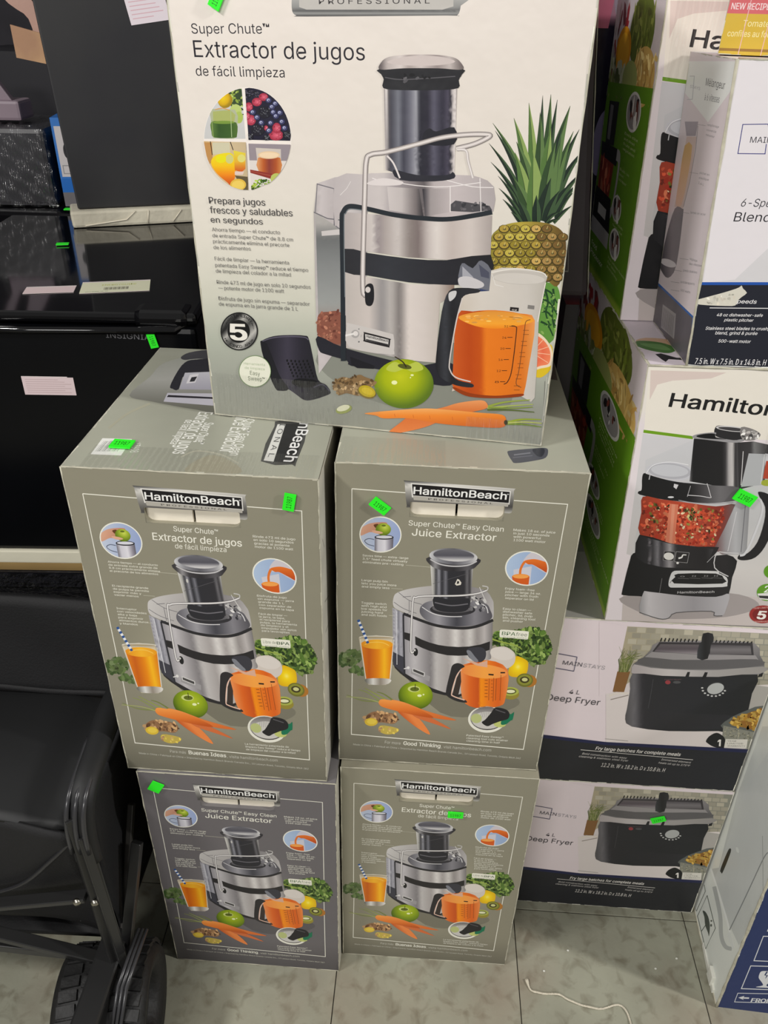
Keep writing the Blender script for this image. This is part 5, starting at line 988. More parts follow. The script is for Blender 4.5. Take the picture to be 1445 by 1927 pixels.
def processor(label, loc, rz, W, D, H, k, upper):
    t = thing('food_processor_box', label, 'box', loc, rz, 'food processor boxes'); carton(t, W, D, H, [WHT])
    a = Art(face_px((.366, .105, .665), 0, .33, .42, .37, 'front', -.0365), .33, H)
    processor_front(a, upper); a.build('front_print', t, T_front())
    s = Art([(0, 0), (100, 0), (100, 100), (0, 100)], D, H); green_side(s, 60 if upper else 70); s.build('side_print', t, T_left(D))
    g = Art(face_px(loc, rz, W, D, H, 'top', k), W, D); g.fill(lambda u, v: (216, 206, 214), 2, 2)
    if not upper:
        g.view(1040, 500, 2.753); g.poly(smooth(P('430,395 480,375 620,385 720,400 700,420 560,410'), k=3), (206, 170, 140)); g.poly(smooth(P('422,405 450,390 560,400 640,430 600,455 500,440 440,420'), k=4), (72, 116, 54)); g.poly(smooth(P('450,405 560,410 610,440 520,430'), k=3), (104, 146, 84)); g.poly('530,460 560,456 640,478 690,480 690,492 600,486 585,500 565,488', (30, 30, 34))
    g.wear(6, w=.003); g.build('top_print', t, T_top(H))
    edge_strip(t, [(0, 0, H), (W, 0, H)], r=.0016, seed=31); edge_strip(t, [(0, 0, 0), (0, 0, H)], seed=32); edge_strip(t, [(0, 0, H), (0, D, H)], seed=33)
    return t, a
K1, k1 = processor('food processor box with bowl of salsa picture, resting on the deep fryer boxes', (.366, .105, .6675), .02, .33, .42, .3685, -.0365, False)
k1.view(0, 0, 1); gs(K1, k1.m(1401, 939), -25, .026, .016); 
K2, k2 = processor('upper food processor box with torn crumpled top, behind the blender box', (.3485, .254, 1.0375), .02, .33, .25, .348, -.035, True)
tape(K2, .01, .22, .27, .346, T_front(), seed=8, z=.0016); tape(K1, .15, .33, .26, .365, T_front(), seed=9, z=.0016); lean(K1, -.0365); lean(K2, -.035)

# blender box
MW, MD, MH = .19, .146, .297
mloc = (.394, .105, 1.0378); mrz = .03
M_ = thing('blender_box', 'white blender box with a torn patch in its black band', 'box', mloc, mrz)
carton(M_, MW, MD, MH, [mat('blender_board', (224, 220, 222), .45, noise=.04, bump=.05)])
a = Art(face_px(mloc, mrz, MW, MD, MH, 'front', -.066), MW, MH); a.fill(lambda u, v: (226, 221, 224), 6, 8)
a.view(1040, 0, 3.2123)
a.poly('900,1710 1100,1690 1301,1500 1800,1300 1800,2400 700,2400', (212, 210, 212)); NV = (44, 48, 120)
a.line('1300,750 1148,752 1118,928 1282,930 1290,870', 5, NV); a.text('MAINSTAYS', 1190, 862, 1490, 866, 36, (44, 44, 54)); a.line('1300,750 1310,800', 5, NV)
a.text('6-Speed', 1135, 1248, 1390, 1252, 48, (60, 60, 66), shear=.2); a.text('Blender', 1090, 1338, 1400, 1342, 56, (34, 34, 40), shear=.1)
a.poly('876,1705 1800,1705 1800,1730 870,1730', (36, 84, 168)); a.poly('873,1722 1800,1722 1800,2400 760,2400', (34, 36, 46))
a.view(1040, 500, 2.753); TX = (232, 230, 230)
a.text('peeds', 952, 194, 1054, 196, 20, TX, bold=.02, shear=.15); a.line('812,218 1300,222', 4, TX)
for t, x0, y0, x1, h in (('48 oz dishwasher-safe', 848, 261, 1086, 15), ('plastic pitcher', 886, 287, 1038, 15), ('Stainless steel blades to crush,', 790, 331, 1116, 16), ('blend, grind & purée', 840, 355, 1058, 16), ('500-watt motor', 856, 397, 1024, 16)): a.text(t, x0, y0, x1, y0+3, h, TX, bold=.015, shear=.2)
a.text('7.5 in. W x 7.5 in. D x 14.8 in. H', 735, 508, 1102, 516, 30, TX, shear=.15, bold=.01)
a.poly(smooth(P('735,196 738,180 760,172 880,140 950,118 970,108 978,102 985,118 1005,140 980,160 958,180 945,205 900,208 800,204'), k=2), (214, 210, 196)); a.blobs('760,180 940,130 960,150 930,200 800,200', 30, 3, 12, [(224, 220, 208), (200, 196, 182), (214, 206, 190)], 44)
a.wear(45, c=(226, 226, 222), w=.0015); a.build('front_print', M_, T_front())
a = Art(face_px(mloc, mrz, MW, MD, MH, 'left', -.066), MD, MH); a.fill(lambda u, v: (206, 196, 200), 4, 8); a.view(1040, 0, 3.2123)
a.poly('820,370 1110,370 1085,540 940,740 800,560', (216, 218, 216)); GG = (120, 120, 124)
a.line('830,460 858,460 846,600 815,602', 4, (170, 172, 178)); a.text('STAYS', 832, 530, 892, 545, 18, (150, 150, 156)); a.text('Mélangeur', 925, 516, 1040, 540, 46, (70, 70, 74)); a.text('à 6 vitesses', 918, 605, 1008, 622, 42, (100, 100, 104))
a.poly('800,735 882,735 866,822 810,822', (150, 142, 150)); a.poly('812,826 872,826 830,1100 790,1260 738,1250', (196, 176, 170)); a.poly(smooth(P('800,880 845,880 820,1060 780,1240 745,1230 770,1060'), k=2), lin(0, 880, 0, 1240, (0, (196, 160, 104)), (1, (206, 170, 150)))); a.line('880,760 866,900 830,1100 792,1250', 4, (150, 146, 150))
a.poly(smooth(P('740,1260 785,1262 790,1300 750,1600 700,1680 660,1640 655,1590 690,1420'), k=3), lin(650, 0, 790, 0, (0, (70, 66, 72)), (.5, (130, 122, 128)), (1, (110, 104, 110)))); a.ell(700, 1590, 50, 22, (206, 200, 204), rot=20)
for y, x, ls in ((760, 935, ('remplissage', 'couvercle', 'mesureur')), (1050, 890, ('pichet en', 'plastique', '1,4 L')), (1290, 835, ('lames en acier',)), (1570, 830, ('réglage', 'des vitesses')), (1640, 790, ('pieds stables',)), (1710, 775, ('antidérapants',)), (1760, 775, ('500 watts',))):
    for i, t in enumerate(ls): a.text(t, x-i*4, y+i*30, x-i*4+len(t)*6.5, y+i*30+14, 14, GG)
    a.line([(x-60, y-8), (x-8, y)], 2, GG)
a.poly('630,1700 852,1912 848,1927 846,1990 620,1730', (40, 92, 160)); a.poly('625,1712 846,1922 820,2250 590,2000', (88, 84, 90)); a.view(1040, 500, 2.753)
a.poly('572,200 640,250 630,380 562,320', (150, 146, 148)); 
for i in range(10): a.line([(576+i*6, 215+i*5), (568+i*6, 315+i*6)], 1.6, (70, 68, 72))
a.wear(46, w=.0015); a.build('side_print', M_, T_left(MD))
edge_strip(M_, [(0, 0, MH), (MW, 0, MH)], seed=41); edge_strip(M_, [(0, 0, 0), (0, 0, MH)], seed=42, r=.0014); b = MB(); b.box((.004, .006, MH), (.07, .010, MH+.0008)); b.build('worn_edge', KRAFT, M_)
lean(M_, -.066)

# red and yellow box on top of the blender box
t = thing('snack_box', 'small box with red and yellow bands on top of the blender box', 'box', (.3735, .165, 1.336), -.31)
carton(t, .15, .05, .085, [mat('snack_board', (196, 96, 96), .4)]); a = Art([(0, 0), (100, 0), (100, 50), (0, 50)], .17, .085)
a.fill(lambda u, v: (150, 160, 180) if v > .62 else (206, 96, 100), 2, 30); a.poly('0,30 30,30 30,50 0,50', (206, 172, 50)); a.text('NEW RECIPE', 2, 28, 22, 28, 3, (236, 214, 214), bold=.02); a.text('NET WT', 30, 28, 44, 28, 3, (236, 214, 214)); a.text('Tomates', 10, 36, 26, 36, 3, (240, 230, 170)); a.text('confites au four', 3, 41, 27, 41, 3, (240, 230, 170)); a.line('0,47.5 30,47.5', 1.4, (150, 110, 40))
for i in range(7): a.line([(12+i*12, 0), (11+i*12, 50)], .4, (226, 180, 180))
a.wear(47); a.build('front_print', t, T_front())

# ---------------- blue and white appliance carton at the right edge
gl = (.6315, -.054, 0); GWd, GDp, GHt = .34, .5, .60; gk = -.03; gz = -.05
G_ = thing('appliance_box', 'tall white appliance box with a navy front panel, standing on the floor at the right', 'box', gl, gz)
carton(G_, GWd, GDp, GHt, [mat('cool_white_board', (206, 210, 206), .45, noise=.06, bump=.05)])
a = Art(face_px(gl, gz, GWd, GDp, GHt, 'front', gk), GWd, GHt); a.fill(lambda u, v: (34, 50, 98), 4, 6); a.view(1280, 1500, 4.515); W2 = (222, 224, 226)
a.line('900,1185 705,1180 625,1388 900,1400', 7, W2); a.line('900,1440 598,1432 518,1625 900,1640', 7, W2)
a.poly(smooth(P('672,1500 690,1478 740,1476 800,1480 830,1500 810,1540 760,1570 730,1600 770,1618 640,1612 700,1598 690,1570 666,1535'), k=3), W2); a.poly('730,1480 745,1480 725,1510 745,1512 720,1545 730,1515 712,1512', (34, 50, 98))
a.line('900,1672 488,1664 460,1738 900,1752', 5, W2); a.poly('492,1702 545,1686 535,1698 585,1700 582,1712 528,1710 540,1722', W2); a.text('FRONT', 598, 1738, 820, 1750, 32, W2, bold=.04, shear=.15)
a.poly('900,1100 742,1120 735,1140 900,1140', W2); a.wear(61, c=(226, 230, 228), w=.003, edges='l'); a.build('front_print', G_, T_front())
a = Art(face_px(gl, gz, GWd, GDp, GHt, 'left', gk), GDp, GHt); a.fill(lambda u, v: (228, 232, 226), 4, 6); a.view(1280, 1500, 4.515)
a.poly('270,610 330,600 480,0 700,-600 1100,-600 900,300 745,770 500,1260 430,1110', lin(300, 0, 800, 0, (0, (196, 200, 198)), (1, (212, 216, 212)))); a.poly('290,700 330,600 560,-100 760,-400 1000,-400 745,430 700,540 420,1130', (204, 208, 206))
a.line('262,610 330,820 400,1050 455,1280', 16, (238, 241, 238)); a.line(smooth(P('290,760 340,1000 350,1180 385,1270 440,1290'), False), 34, (184, 188, 186)); a.line(smooth(P('745,470 700,540 560,840 420,1130'), False), 9, (140, 144, 144)); a.line('700,330 704,560 706,870', 5, (160, 164, 162)); a.poly('400,1150 430,1150 462,1290 440,1285 405,1190', (226, 230, 226)); a.line('745,860 520,1240', 10, (176, 180, 176))
a.poly(smooth(P('424,436 430,470 365,635 348,640 344,610 400,470')), (44, 48, 46)); a.ell(488, 450, 12, 26, (224, 228, 224), rot=-20)
BK = (92, 98, 92); a.line('230,835 148,1010 217,1292 300,1115', 6, BK, closed=True); a.line('205,745 215,800 138,970 120,930', 5, BK)
a.poly(smooth(P('192,968 215,975 240,1020 252,1080 252,1130 246,1182 236,1150 214,1090 206,1020')), (72, 80, 74)); a.line(smooth(P('222,1080 195,1120 182,1140'), False), 6, (72, 80, 74)); a.ell(266, 1052, 8, 8, BK); a.ell(264, 1090, 8, 12, BK)
a.wear(62, c=(216, 220, 214), w=.004, edges='b'); a.build('side_print', G_, T_left(GDp))
edge_strip(G_, [(0, 0, 0), (0, 0, GHt)], r=.0022, seed=51); edge_strip(G_, [(0, 0, .002), (0, GDp, .002)], r=.002, seed=52)
b = MB(); b.prism([(-.004, .02), (-.002, .10), (0, .10), (.001, .02)], 0.001, .012); b.box((-.006, .03, .004), (.0, .05, .03)); b.build('torn_corner_flap', mat('torn_paper', (216, 216, 206), .8, bump=.3), G_, bevel=.001)
lean(G_, gk)

# ---------------- white string on the floor
pts = [(0.324,-0.035),(0.33,-0.051),(0.348,-0.055),(0.376,-0.055),(0.392,-0.063),(0.417,-0.07),(0.442,-0.072),(0.471,-0.064),(0.482,-0.074),(0.485,-0.091),(0.483,-0.106),(.476,-.12)]
b = MB(); q = [(x, y, .0016+.0006*math.sin(i)) for i, (x, y) in enumerate(smooth(pts, False))]; b.tube(q, [.0034, .003, .0026]+[.0016]*(len(q)-3), 8); tag(b.build('string', mat('white_string', (214, 206, 186), .8, bump=.5, bscale=400), smooth=True), 'white string lying across the floor tiles in front of the fryer boxes', 'string')
rg = random.Random(3)
for i, (x, y) in enumerate(((.355, -.018), (.545, .0), (.585, .02), (.40, .02))):
    b = MB(); b.prism([(x+.0022*math.cos(k*1.26+i), y+.0016*math.sin(k*1.26+i)) for k in range(5)], .0002, .0012)
    tag(b.build('paper_scrap', mat('torn_paper', (216, 216, 206), .8)), ['tiny paper scrap nearest the bottom grey juicer box', 'tiny paper scrap in front of the bottom fryer box, farther left of two', 'tiny paper scrap nearest the tall appliance box', 'tiny paper scrap just behind the bend of the string'][i], 'litter', 'paper scraps')

# ---------------- glossy black fridge and what it stands on
GB = mat('gloss_black', (10, 10, 12), .07, spec=.55, noise=.2, bump=.01, bscale=6); MB_ = mat('satin_black', (14, 14, 16), .3, noise=.2); WRAP = None
def wrap_mat():
    m = mat('stretch_wrap', (30, 30, 34), .16, noise=.3, bump=.5, bscale=26, stretch=(1, 1, 2.5)); return m
WRAP = wrap_mat()
def fr_T(x, y, z): return Matrix.Translation((x, y, z))
fl = (-.734, .320, .565); frz = .07
F = thing('mini_fridge', 'glossy black mini fridge with paper labels on its top and door', 'fridge', fl, frz)
b = MB(); b.box((0.004, .045, .004), (.496, .60, .405)); b.build('cabinet', MB_, F, bevel=.006)
b = MB(); b.box((0, 0, 0), (.5, .042, .40)); b.build('door', mat('door_black', (8, 9, 12), .3, spec=.25, noise=.2), F, bevel=.008, smooth=False)
b = MB(); b.box((-.002, .004, .404), (.502, .62, .42)); b.build('top_panel', GB, F, bevel=.006)
b = MB(); b.tube([(0.0, .0, .395), (.25, -.003, .395), (.47, .0, .397), (.492, .02, .405), (.497, .06, .41)], .006, 10); b.build('door_trim', GB, F, smooth=True)
b = MB(); b.box((.41, .0, .40), (.49, .05, .424)); b.build('hinge_cover', GB, F, bevel=.01)
def dH(): return [proj((fl[0]+u*math.cos(frz), fl[1]+u*math.sin(frz), fl[2]+v)) for u, v in ((0, .4), (.5, .4), (.5, 0), (0, 0))]
a = Art(dH(), .5, .4); a.text('INSIGNIA', 200, 635, 283, 640, 10, (110, 110, 114)); a.build('door_lettering', F, T_front(), print_mat('chrome_letter', .3, 0), label='dim grey raised lettering'); 
hd = homog(dH(), [(0, .4), (.5, .4), (.5, 0), (0, 0)]); gs(F, at(hd, 288, 640), -78, .022, .012)
a = Art([(0, 0), (100, 0), (100, 50), (0, 50)], .078, .029); a.fill(lambda u, v: (226, 206, 208), 2, 2)
for i in range(7): a.line([(6, 7+i*6), (70+(i*37 % 25), 7+i*6)], 1.4, (196, 170, 172))
def paper(parent, art, T, u, v, w_, h_, rot, label): 
    r = R(rot); L = np.array([[math.cos(r), -math.sin(r), 0, u], [math.sin(r), math.cos(r), 0, v], [0,0,1,0], [0,0,0,1]]); TT = np.array(T)@L; b = MB()
    b.add([tuple((TT@np.array([x, y, z, 1]))[:3]) for z in (.0004, .0009) for x, y in ((0, 0), (w_, 0), (w_, h_), (0, h_))], [(0,3,2,1),(4,5,6,7),(0,1,5,4),(1,2,6,5),(2,3,7,6),(3,0,4,7)])
    p = b.build('paper_label', mat('label_paper', (226, 214, 212), .5), parent, label=label); art.build('label_print', p, TT, base=.001)
u, v = at(hd, 48, 742); paper(F, a, T_front(), u, v, .069, .030, 0, 'pinkish paper label with fine print')
tl = lambda x, y: (((x-fl[0])*math.cos(frz)+(y-fl[1])*math.sin(frz)), (-(x-fl[0])*math.sin(frz)+(y-fl[1])*math.cos(frz)))
a = Art([(0, 0), (100, 0), (100, 50), (0, 50)], .075, .03); a.fill(lambda u, v: (226, 204, 204), 2, 2); u, v = tl(-.519, .42); paper(F, a, T_top(.42), u, v, .075, .035, 10, 'pink paper label lying on the top')
a = Art([(0, 0), (100, 0), (100, 50), (0, 50)], .105, .055); a.fill(lambda u, v: (226, 226, 196), 2, 2); a.text('ENERGYGUIDE', 30, 18, 80, 18, 7, (190, 196, 90), bold=.01)
for i in range(18): a.line([(34+i*2, 26), (34+i*2, 38)], .8+(i % 3)*.4, (120, 116, 100))
a.text('4411 MODEL NS-CF', 8, 46, 40, 46, 3, (90, 90, 80)); u, v = tl(-.435, .432); paper(F, a, T_top(.42), u, v, .105, .06, 12, 'pale yellow label with a bar code on the top')
gs(F, tl(-.575, .71), 10, .022, .012, T=T_top(.42), txt='')
# foam base tray and the wrapped unit under it
t = thing('foam_tray', 'white foam and tan board tray under the black fridge', 'packaging', (-.74, .315, .525), frz)
b = MB(); b.box((0, 0, .015), (.5, .62, .0395)); b.build('foam', mat('white_foam', (226, 222, 200), .7, bump=.1), t, bevel=.002); b = MB(); b.box((0, 0, 0), (.5, .62, .015)); b.build('board', mat('tan_board', (176, 146, 92), .7, noise=.15), t)
t = thing('wrapped_unit', 'black plastic-wrapped carton under the foam tray', 'box', (-.74, .31, 0), frz)
b = MB(); 
b.box((0, 0, 0), (.5, .62, .524)); b.build('carton', WRAP, t, bevel=.006)
b = MB(); rg = random.Random(9); b.grid(lambda u, v: (.5*u, -.003-.004*abs(math.sin(u*37+v*9))*v, .524-.03*(1-v)+.0*u), 60, 5); b.build('plastic_film', mat('glint_film', (40, 40, 46), .08, spec=.8, bump=.8, bscale=90), t, smooth=True)
# tall dark panel box with foam edge
pa = thing('panel_box', 'tall flat black carton with a white label, on a white foam strip behind the fridge', 'box', (-.605, .845, .9855), .39)
b = MB(); b.box((.012, .01, .032), (.24, .07, .62)); b.build('carton', mat('charcoal_board', (38, 38, 39), .5, nscale=4, rgb2=(28, 28, 33)), pa, bevel=.003)
b = MB(); b.box((-.004, -.008, 0), (.236, .075, .031)); o = b.build('foam_strip', mat('cream_foam', (206, 200, 180), .7, noise=.12, nscale=20, bump=.4), pa, bevel=.005)
for q in ([(.02, -.009, .004), (.10, -.009, .012), (.12, -.009, .028)], [(.14, -.009, .003), (.145, -.009, .028)], [(.19, -.009, .004), (.21, -.009, .026)]): b = MB(); b.tube(q, .0012, 6); b.build('tape_crease', mat('cream_tape', (222, 214, 194), .3), o, smooth=True)
a = Art([(0, 0), (100, 0), (100, 70), (0, 70)], .072, .050); a.fill(lambda u, v: (226, 216, 222), 2, 2)
for i in range(6): a.line([(8, 12+i*9), (60+(i*41 % 34), 12+i*9)], 2, (214, 176, 184))
paper(pa, a, [[1,0,0,0],[0,0,-1,.01],[0,1,0,0],[0,0,0,1]], .172, .345, .058, .038, 8, 'white label with faint red print')
lean(pa, -.04)
# shelf of dark goods behind the fridge
t = thing('black_cabinet', 'dark cabinet standing behind the fridge', 'cabinet', (-1.2, .98, 0), .0); b = MB(); b.box((0, 0, 0), (.95, .6, .93)); b.build('body', MB_, t, bevel=.006); b = MB(); b.box((-.005, -.004, .93), (.955, .6, .984)); b.build('top_panel', GB, t, bevel=.01); gs(t, (.522, .02), 6, .024, .014, T=T_top(.984), txt='')
t = thing('wrapped_box', 'black box in crinkled clear wrap at the far left of the fridge top', 'box', (-.95, 1.0, .9855), .1)
b = MB(); b.box((0, 0, 0), (.235, .24, .155)); o = b.build('carton', mat('wrapped_black', (52, 52, 56), .4, noise=.3), t, bevel=.01)
def crink(u, v):
    ang = u*1.0; x = -.004+.245*u; z = .162*v; return (x, -.005-.006*(math.sin(u*31+v*7)*math.sin(v*23+u*5)), z)
b = MB(); b.grid(crink, 50, 36); b.build('plastic_wrap', TAPE, t, smooth=True, label='crinkled clear film'); b = MB(); b.grid(lambda u, v: (-.004+.245*u, -.004+.24*v, .158+.006*math.sin(u*33+v*9)*math.sin(v*27+4*u)), 40, 40); b.build('plastic_wrap', TAPE, t, smooth=True)
t = thing('toner_box', 'blue and white carton standing between the wrapped box and the tall black panel', 'box', (-.70, 1.03, .9855), .2)
carton(t, .16, .1, .175, [mat('blue_board', (40, 110, 190), .45)]); a = Art([(0, 0), (100, 0), (100, 110), (0, 110)], .16, .175)
a.fill(lambda u, v: (52, 118, 196), 2, 2); a.poly('3,10 100,10 100,72 3,72', (206, 200, 200)); a.text('CONTENT', 12, 22, 50, 22, 5, (60, 60, 64)); a.ell(14, 40, 4, 9, (40, 40, 44)); a.line('36,46 38,36 48,36 50,46 32,46', 1.5, (120, 118, 120)); a.line('6,58 60,58 60,68 6,68', 1.2, (150, 148, 150), closed=True); a.poly('0,74 100,74 100,92 0,92', (22, 104, 190)); a.poly('0,92 100,92 100,110 0,110', (110, 106, 110)); a.build('front_print', t, T_front())
# open black carton with tan flaps, mauve plastic frame
t = thing('open_box', 'open black carton with bent tan cardboard flaps at the upper left', 'box', (-1.02, 1.28, .9855), 0)
b = MB(); b.box((0, 0, 0), (.62, .3, .28)); b.build('carton', mat('black_board', (18, 17, 24), .6), t); TAN = mat('tan_flap', (200, 160, 118), .75, nscale=12, rgb2=(176, 136, 106), bump=.1)
b = MB(); b.grid(lambda u, v: (.30+.20*u, -.30+.02*u-.06*v*0, .285-.035*u+.055*v*(1-.25*u)+.0*v), 6, 4); b.build('flap', TAN, t, solid=.005)
b = MB(); b.grid(lambda u, v: (.335-.10*v+.045*u*(1-.4*v)+.012*math.sin(v*7), -.28, .315+.16*v+.008*math.sin(u*3+v*11)), 5, 12); b.build('flap', mat('pink_tan_flap', (186, 150, 136), .75, bump=.2), t, solid=.004)
t = thing('plastic_frame', 'mauve plastic frame resting on the wrapped box', 'packaging', (-.945, 1.02, 1.149), .1)
MV = mat('mauve_plastic', (140, 124, 134), .5, noise=.1); b = MB(); b.box((.07, .02, 0), (.175, .1, .038)); b.build('foot', MV, t, bevel=.006); b = MB(); b.prism([(.06, .1), (.085, .1), (.12, .0), (.14, .0)], 0, .01)
b = MB(); b.add([(.03,.03,.1),(.055,.03,.1),(.09,.03,.036),(.07,.03,.036),(.03,.05,.1),(.055,.05,.1),(.09,.05,.036),(.07,.05,.036)], [(0,1,2,3),(7,6,5,4),(0,4,5,1),(1,5,6,2),(2,6,7,3),(3,7,4,0)]); b.add([(.085,.03,.1),(.12,.03,.1),(.16,.03,.036),(.11,.03,.036),(.085,.05,.1),(.12,.05,.1),(.16,.05,.036),(.11,.05,.036)], [(0,1,2,3),(7,6,5,4),(0,4,5,1),(1,5,6,2),(2,6,7,3),(3,7,4,0)]); b.build('upright', MV, t, bevel=.003)
t = thing('black_speaker', 'small black rounded speaker with a pink dot beside the tall panel', 'speaker', (-.73, 1.36, 1.267), 0)
b = MB(); b.lathe([(0, 0), (.05, 0), (.06, .02), (.062, .08), (.055, .15), (.03, .18), (0, .185)], 24); b.build('body', mat('speaker_black', (34, 33, 36), .5), t, smooth=True); b = MB(); b.lathe([(0, 0), (.008, 0), (.008, .006), (0, .008)], 12, T=Matrix.Translation((.0, -.05, .16))@Matrix.Rotation(R(60), 4, 'X')); b.build('pink_dot', mat('pink_dot', (200, 90, 120), .4), t)

# ---------------- dark goods between the stacks
t = thing('dark_tower', 'tall black carton in the gap behind the grey boxes', 'box', (.02, .385, 0), .0); b = MB(); b.box((0, 0, 0), (.268, .35, 1.02)); b.build('carton', mat('black_board', (18, 17, 24), .6), t, bevel=.002)
t = thing('grey_panel_box', 'flat dark grey carton standing behind the white juicer box', 'box', (.07, .40, 1.0205), 0)
b = MB(); b.box((0, 0, 0), (.262, .05, .45)); b.build('carton', mat('taupe_board', (92, 84, 88), .4, nscale=3, rgb2=(74, 66, 68)), t, bevel=.008)
a = Art([(0, 0), (100, 0), (100, 100), (0, 100)], .262, .45); a.line('6,3 89,3 89,92 6,92', .4, (170, 166, 160), closed=True); a.build('front_print', t, T_front()); edge_strip(t, [(.262, 0, 0), (.262, 0, .45)], seed=71); lean(t, -.12)
t = thing('gloss_black_box', 'glossy black carton with pink print, left of the upper food processor box', 'box', (.30, .53, .99), 0)
carton(t, .14, .12, .5, [mat('gloss_navy', (22, 20, 34), .15, spec=.6, bump=.1, bscale=10)]); a = Art([(0, 0), (100, 0), (100, 300), (0, 300)], .14, .5)
a.fill(lambda u, v: (24, 22, 36) if v < .74 else (150, 112, 126), 2, 40); a.poly('0,20 26,20 20,84 0,84', (176, 96, 116)); a.ell(42, 60, 20, 26, (140, 128, 140)); a.ell(30, 170, 9, 26, (110, 104, 130)); a.poly('66,60 74,60 72,120 66,120', (206, 170, 140)); a.line('70,120 64,200 60,260', 4, (60, 70, 56)); a.ell(56, 170, 4, 22, (130, 126, 170)); a.ell(52, 196, 3, 8, (226, 226, 234)); a.build('front_print', t, T_front(), print_mat('gloss_print', .12, .08))
t = thing('small_grey_box', 'small grey carton with a red and white label on top, in the gap', 'box', (.327, .54, .72), 0)
carton(t, .15, .12, .245, [mat('mid_grey_board', (98, 94, 92), .5, noise=.1)]); a = Art([(0, 0), (100, 0), (100, 80), (0, 80)], .15, .12); a.fill(lambda u, v: (196, 62, 46), 2, 2); a.poly('18,10 90,10 90,60 40,60', (214, 206, 206)); a.poly('36,34 80,34 80,46 44,46', (70, 84, 110)); a.build('top_print', t, T_top(.245)); a = Art([(0, 0), (100, 0), (100, 100), (0, 100)], .15, .245); a.poly('36,28 41,28 41,52 33,52', (24, 24, 26)); a.build('front_print', t, T_front()); 
t = thing('lower_grey_box', 'dark grey carton under the small red-labelled box', 'box', (.325, .535, 0), 0); carton(t, .16, .14, .7195, [mat('dim_grey_board', (78, 76, 76), .5, noise=.2)]); edge_strip(t, [(0, 0, 0), (0, 0, .7195)], seed=81)
t = thing('magenta_box', 'narrow magenta carton in the dark gap', 'box', (.285, .70, 0), 0); carton(t, .035, .1, .86, [mat('magenta_board', (120, 50, 84), .5, noise=.3)])
t = thing('back_box', 'plain grey-mauve carton high behind the processor boxes', 'box', (.33, .82, 0), 0); carton(t, .5, .3, 1.52, [mat('mauve_grey_board', (112, 104, 114), .5, nscale=3, rgb2=(84, 78, 90))])
# ---------------- folding wagon
CL = mat('black_canvas', (17, 17, 19), .75, noise=.25, nscale=14, bump=.12, bscale=300); CL2 = mat('black_canvas_panel', (20, 21, 22), .6, noise=.2, nscale=6, bump=.08, bscale=9)
FRM = mat('black_steel', (34, 34, 34), .32, spec=.6, noise=.15); BOLT = mat('zinc_bolt', (176, 172, 160), .3, metal=1.0); RUB = mat('tyre_rubber', (24, 24, 24), .6, noise=.3, bump=.2, bscale=60)
W = thing('folding_wagon', 'black canvas folding wagon on wide wheels, at the lower left', 'wagon', (-.62, 0, 0), 0)
X = .62
def S(x, y, z): return (x+X, y, z)
XR = -.315; XL = -1.05
# raised back panel, top cover, front drop, side panel
b = MB(); b.grid(lambda u, v: S(XL+(XR+.02-XL)*u, .10+.02*v+.006*math.sin(u*9+v*4)*v, .47+.17*v-.004*math.sin(u*14)*v), 30, 10); b.build('back_panel', CL, W, smooth=True, solid=.012)
def cov(u, v):
    x = XL+(XR-.02-XL)*u; y = -.125+.235*v; return S(x, y, .465+.012*math.sin(v*3.1)-.012*math.exp(-((u-.97)/.05)**2)+.004*math.sin(u*11+v*3))
b = MB(); b.grid(cov, 40, 16); b.build('cover', CL2, W, smooth=True, solid=.006)
b = MB(); b.tube([S(XL+(XR-.02-XL)*i/20, .098, .476+.002*math.sin(i)) for i in range(21)], .006, 8); b.build('cover_seam', CL, W, smooth=True)
def drop(u, v):
    x = XL+(XR-.01-XL)*u; sag = .10*math.sin(math.pi*min(1, max(0, u)))**.7
    z = .462-(.10+.20*(1-0.35*math.sin(math.pi*u)))*v; return S(x, -.128+.03*v+.008*math.sin(u*17+v*5), z)
b = MB(); b.grid(drop, 40, 16); b.build('front_panel', CL, W, smooth=True, solid=.005)
b = MB(); b.grid(lambda u, v: S(XR+.004*math.sin(v*9+u*4), -.10+.20*u, .475-.31*v+.0*u), 16, 16); b.build('side_panel', CL, W, smooth=True, solid=.006)
b = MB(); b.grid(lambda u, v: S(XL+(XR-XL)*u, -.10+.20*v, .165-.012*math.sin(math.pi*u)), 10, 8); b.build('base_panel', CL, W, smooth=True, solid=.012)
b = MB(); q = smooth([S(-.62, -.132, .28), S(-.50, -.134, .30), S(-.42, -.134, .335), S(-.36, -.134, .40), S(-.327, -.132, .44)], False); b.tube(q, .003, 8); b.build('piping', mat('piping', (40, 40, 42), .3), W, smooth=True)
# corner rim wrapped in ribbed sleeve
rim = smooth([S(-.312, -.128, .40), S(-.310, -.126, .47), S(-.308, -.108, .51), S(-.31, -.05, .522), S(-.315, .02, .525), S(-.318, .09, .52)], False)
b = MB(); b.tube(rim, [.012]*len(rim), 12, flat=1.5); sl = b.build('rim_sleeve', CL2, W, smooth=True)
for k in (-.011, 0, .011): 
    b = MB(); b.tube([(p[0]+k-.002, p[1]-.012, p[2]+.004) for p in rim[2:18]], .0035, 6); b.build('rib', mat('rib_black', (52, 52, 54), .25), sl, smooth=True)
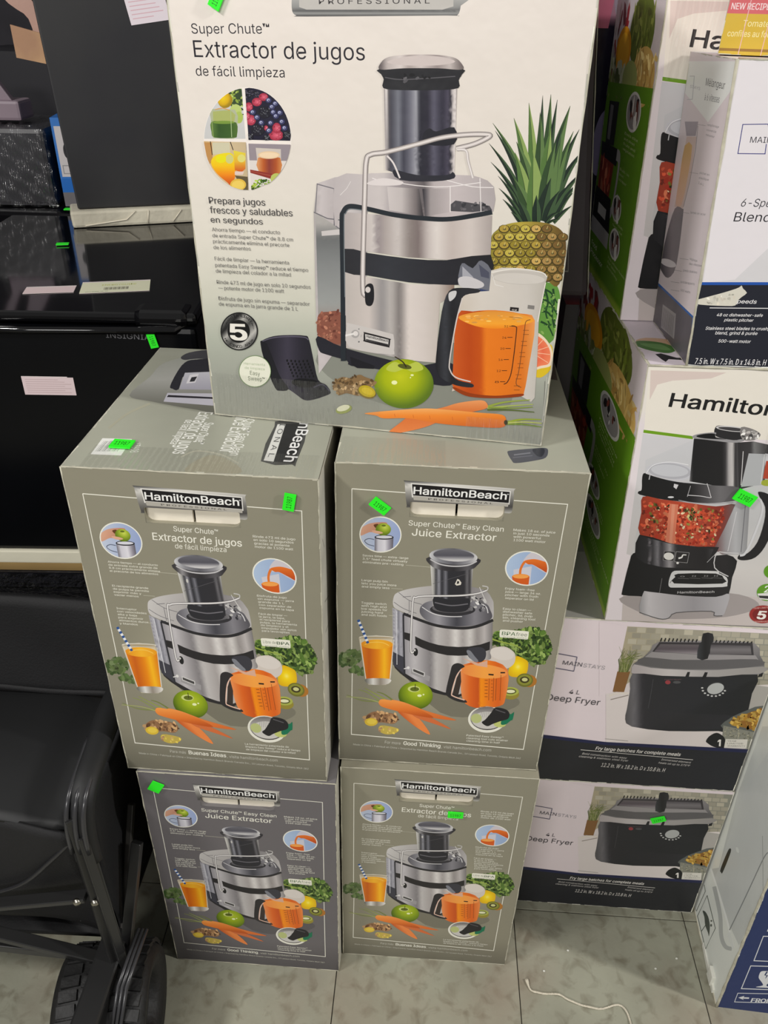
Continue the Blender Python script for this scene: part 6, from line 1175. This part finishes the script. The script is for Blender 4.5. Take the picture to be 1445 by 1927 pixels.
# frame: post, crossing bars, rear leg, bottom bar
def bar(name, a, c, w_=.018, t=.007, mt=FRM, bolts=()):
    a, c = Vector(a), Vector(c); d = (c-a); L = d.length; q = d.to_track_quat('Z', 'Y').to_matrix().to_4x4(); T = Matrix.Translation(a)@q
    b = MB(); b.box((-w_/2, -t/2, 0), (w_/2, t/2, L), T); o = b.build(name, mt, W, bevel=.0015)
    for f in bolts:
        p = a+d*f; b = MB(); b.lathe([(0, .004), (.003, .004), (.006, .001), (.006, -.002), (0, -.002)], 12, T=Matrix.Translation((p.x, p.y-t/2-.004, p.z))@Matrix.Rotation(R(90), 4, 'X')); b.build('bolt', BOLT, o, smooth=True)
    return o
bar('post', S(-.300, -.146, .135), S(-.316, -.128, .49), .024, .016, bolts=(.05, .55))
bar('post', S(-.292, -.15, .15), S(-.310, -.135, .46), .012, .016)
bar('cross_bar', S(-.62, -.142, .255), S(-.322, -.142, .335), .018, .008, bolts=(.965,))
bar('cross_bar', S(-.66, -.135, .27), S(-.31, -.140, .165), .018, .010)
bar('rear_leg', S(-.298, -.128, .17), S(-.282, -.052, .33), .016, .010)
bar('rear_leg', S(-.308, -.110, .17), S(-.300, -.01, .36), .009, .009, mt=mat('worn_steel', (90, 88, 84), .35, metal=.6))
bar('bottom_rail', S(-1.05, -.10, .15), S(-.30, -.125, .15), .016, .016)
# wheels
def wheel(cx, cy, rz):
    T = Matrix.Translation(S(cx, cy, .0905))@Matrix.Rotation(rz, 4, 'Z')@Matrix.Rotation(R(90), 4, 'Y')
    hw = .066; prof = [(.045, -hw+.01), (.062, -hw+.002), (.078, -hw), (.085, -hw+.012), (.0865, -hw+.03), (.087, 0), (.0865, hw-.03), (.085, hw-.012), (.078, hw), (.062, hw-.002), (.045, hw-.01)]
    b = MB(); b.lathe(prof, 56, T=T, closed=True); ty = b.build('wheel', RUB, W, smooth=True)
    b = MB(); 
    for k in range(30):
        for j, z0 in enumerate((-.056, -.026, .004, .034)):
            a = 2*math.pi*(k+.5*(j % 2))/30; q = T@Matrix.Rotation(a, 4, 'Z'); b.box((.084, -.0072, z0), (.0898, .0072, z0+.025), q@Matrix.Rotation(.12*(-1)**j, 4, 'X'))
    o = b.build('tread', RUB, ty, bevel=0); o['kind'] = 'stuff'
    b = MB(); b.lathe([(0, -.05), (.02, -.05), (.046, -.045), (.046, .045), (.02, .05), (0, .05)], 32, T=T); b.build('hub', mat('hub_plastic', (40, 40, 42), .4), ty, smooth=True)
wheel(-.318, -.168, R(8)); wheel(-1.0, -.168, 0); wheel(-1.0, .14, 0)
# caster yoke straddling the tyre
b = MB(); b.box(S(-.335, -.272, .085), S(-.296, -.262, .15)); b.box(S(-.335, -.27, .14), S(-.296, -.10, .192), None); b.build('yoke', FRM, W, bevel=.004)
b = MB()
for k in range(3): b.tube([S(-.290+k*.006, -.255, .12), S(-.283+k*.006, -.19, .20), S(-.276+k*.006, -.115, .215)], .0028, 8)
b.build('yoke_ribs', mat('rib_black', (52, 52, 54), .25), W, smooth=True)
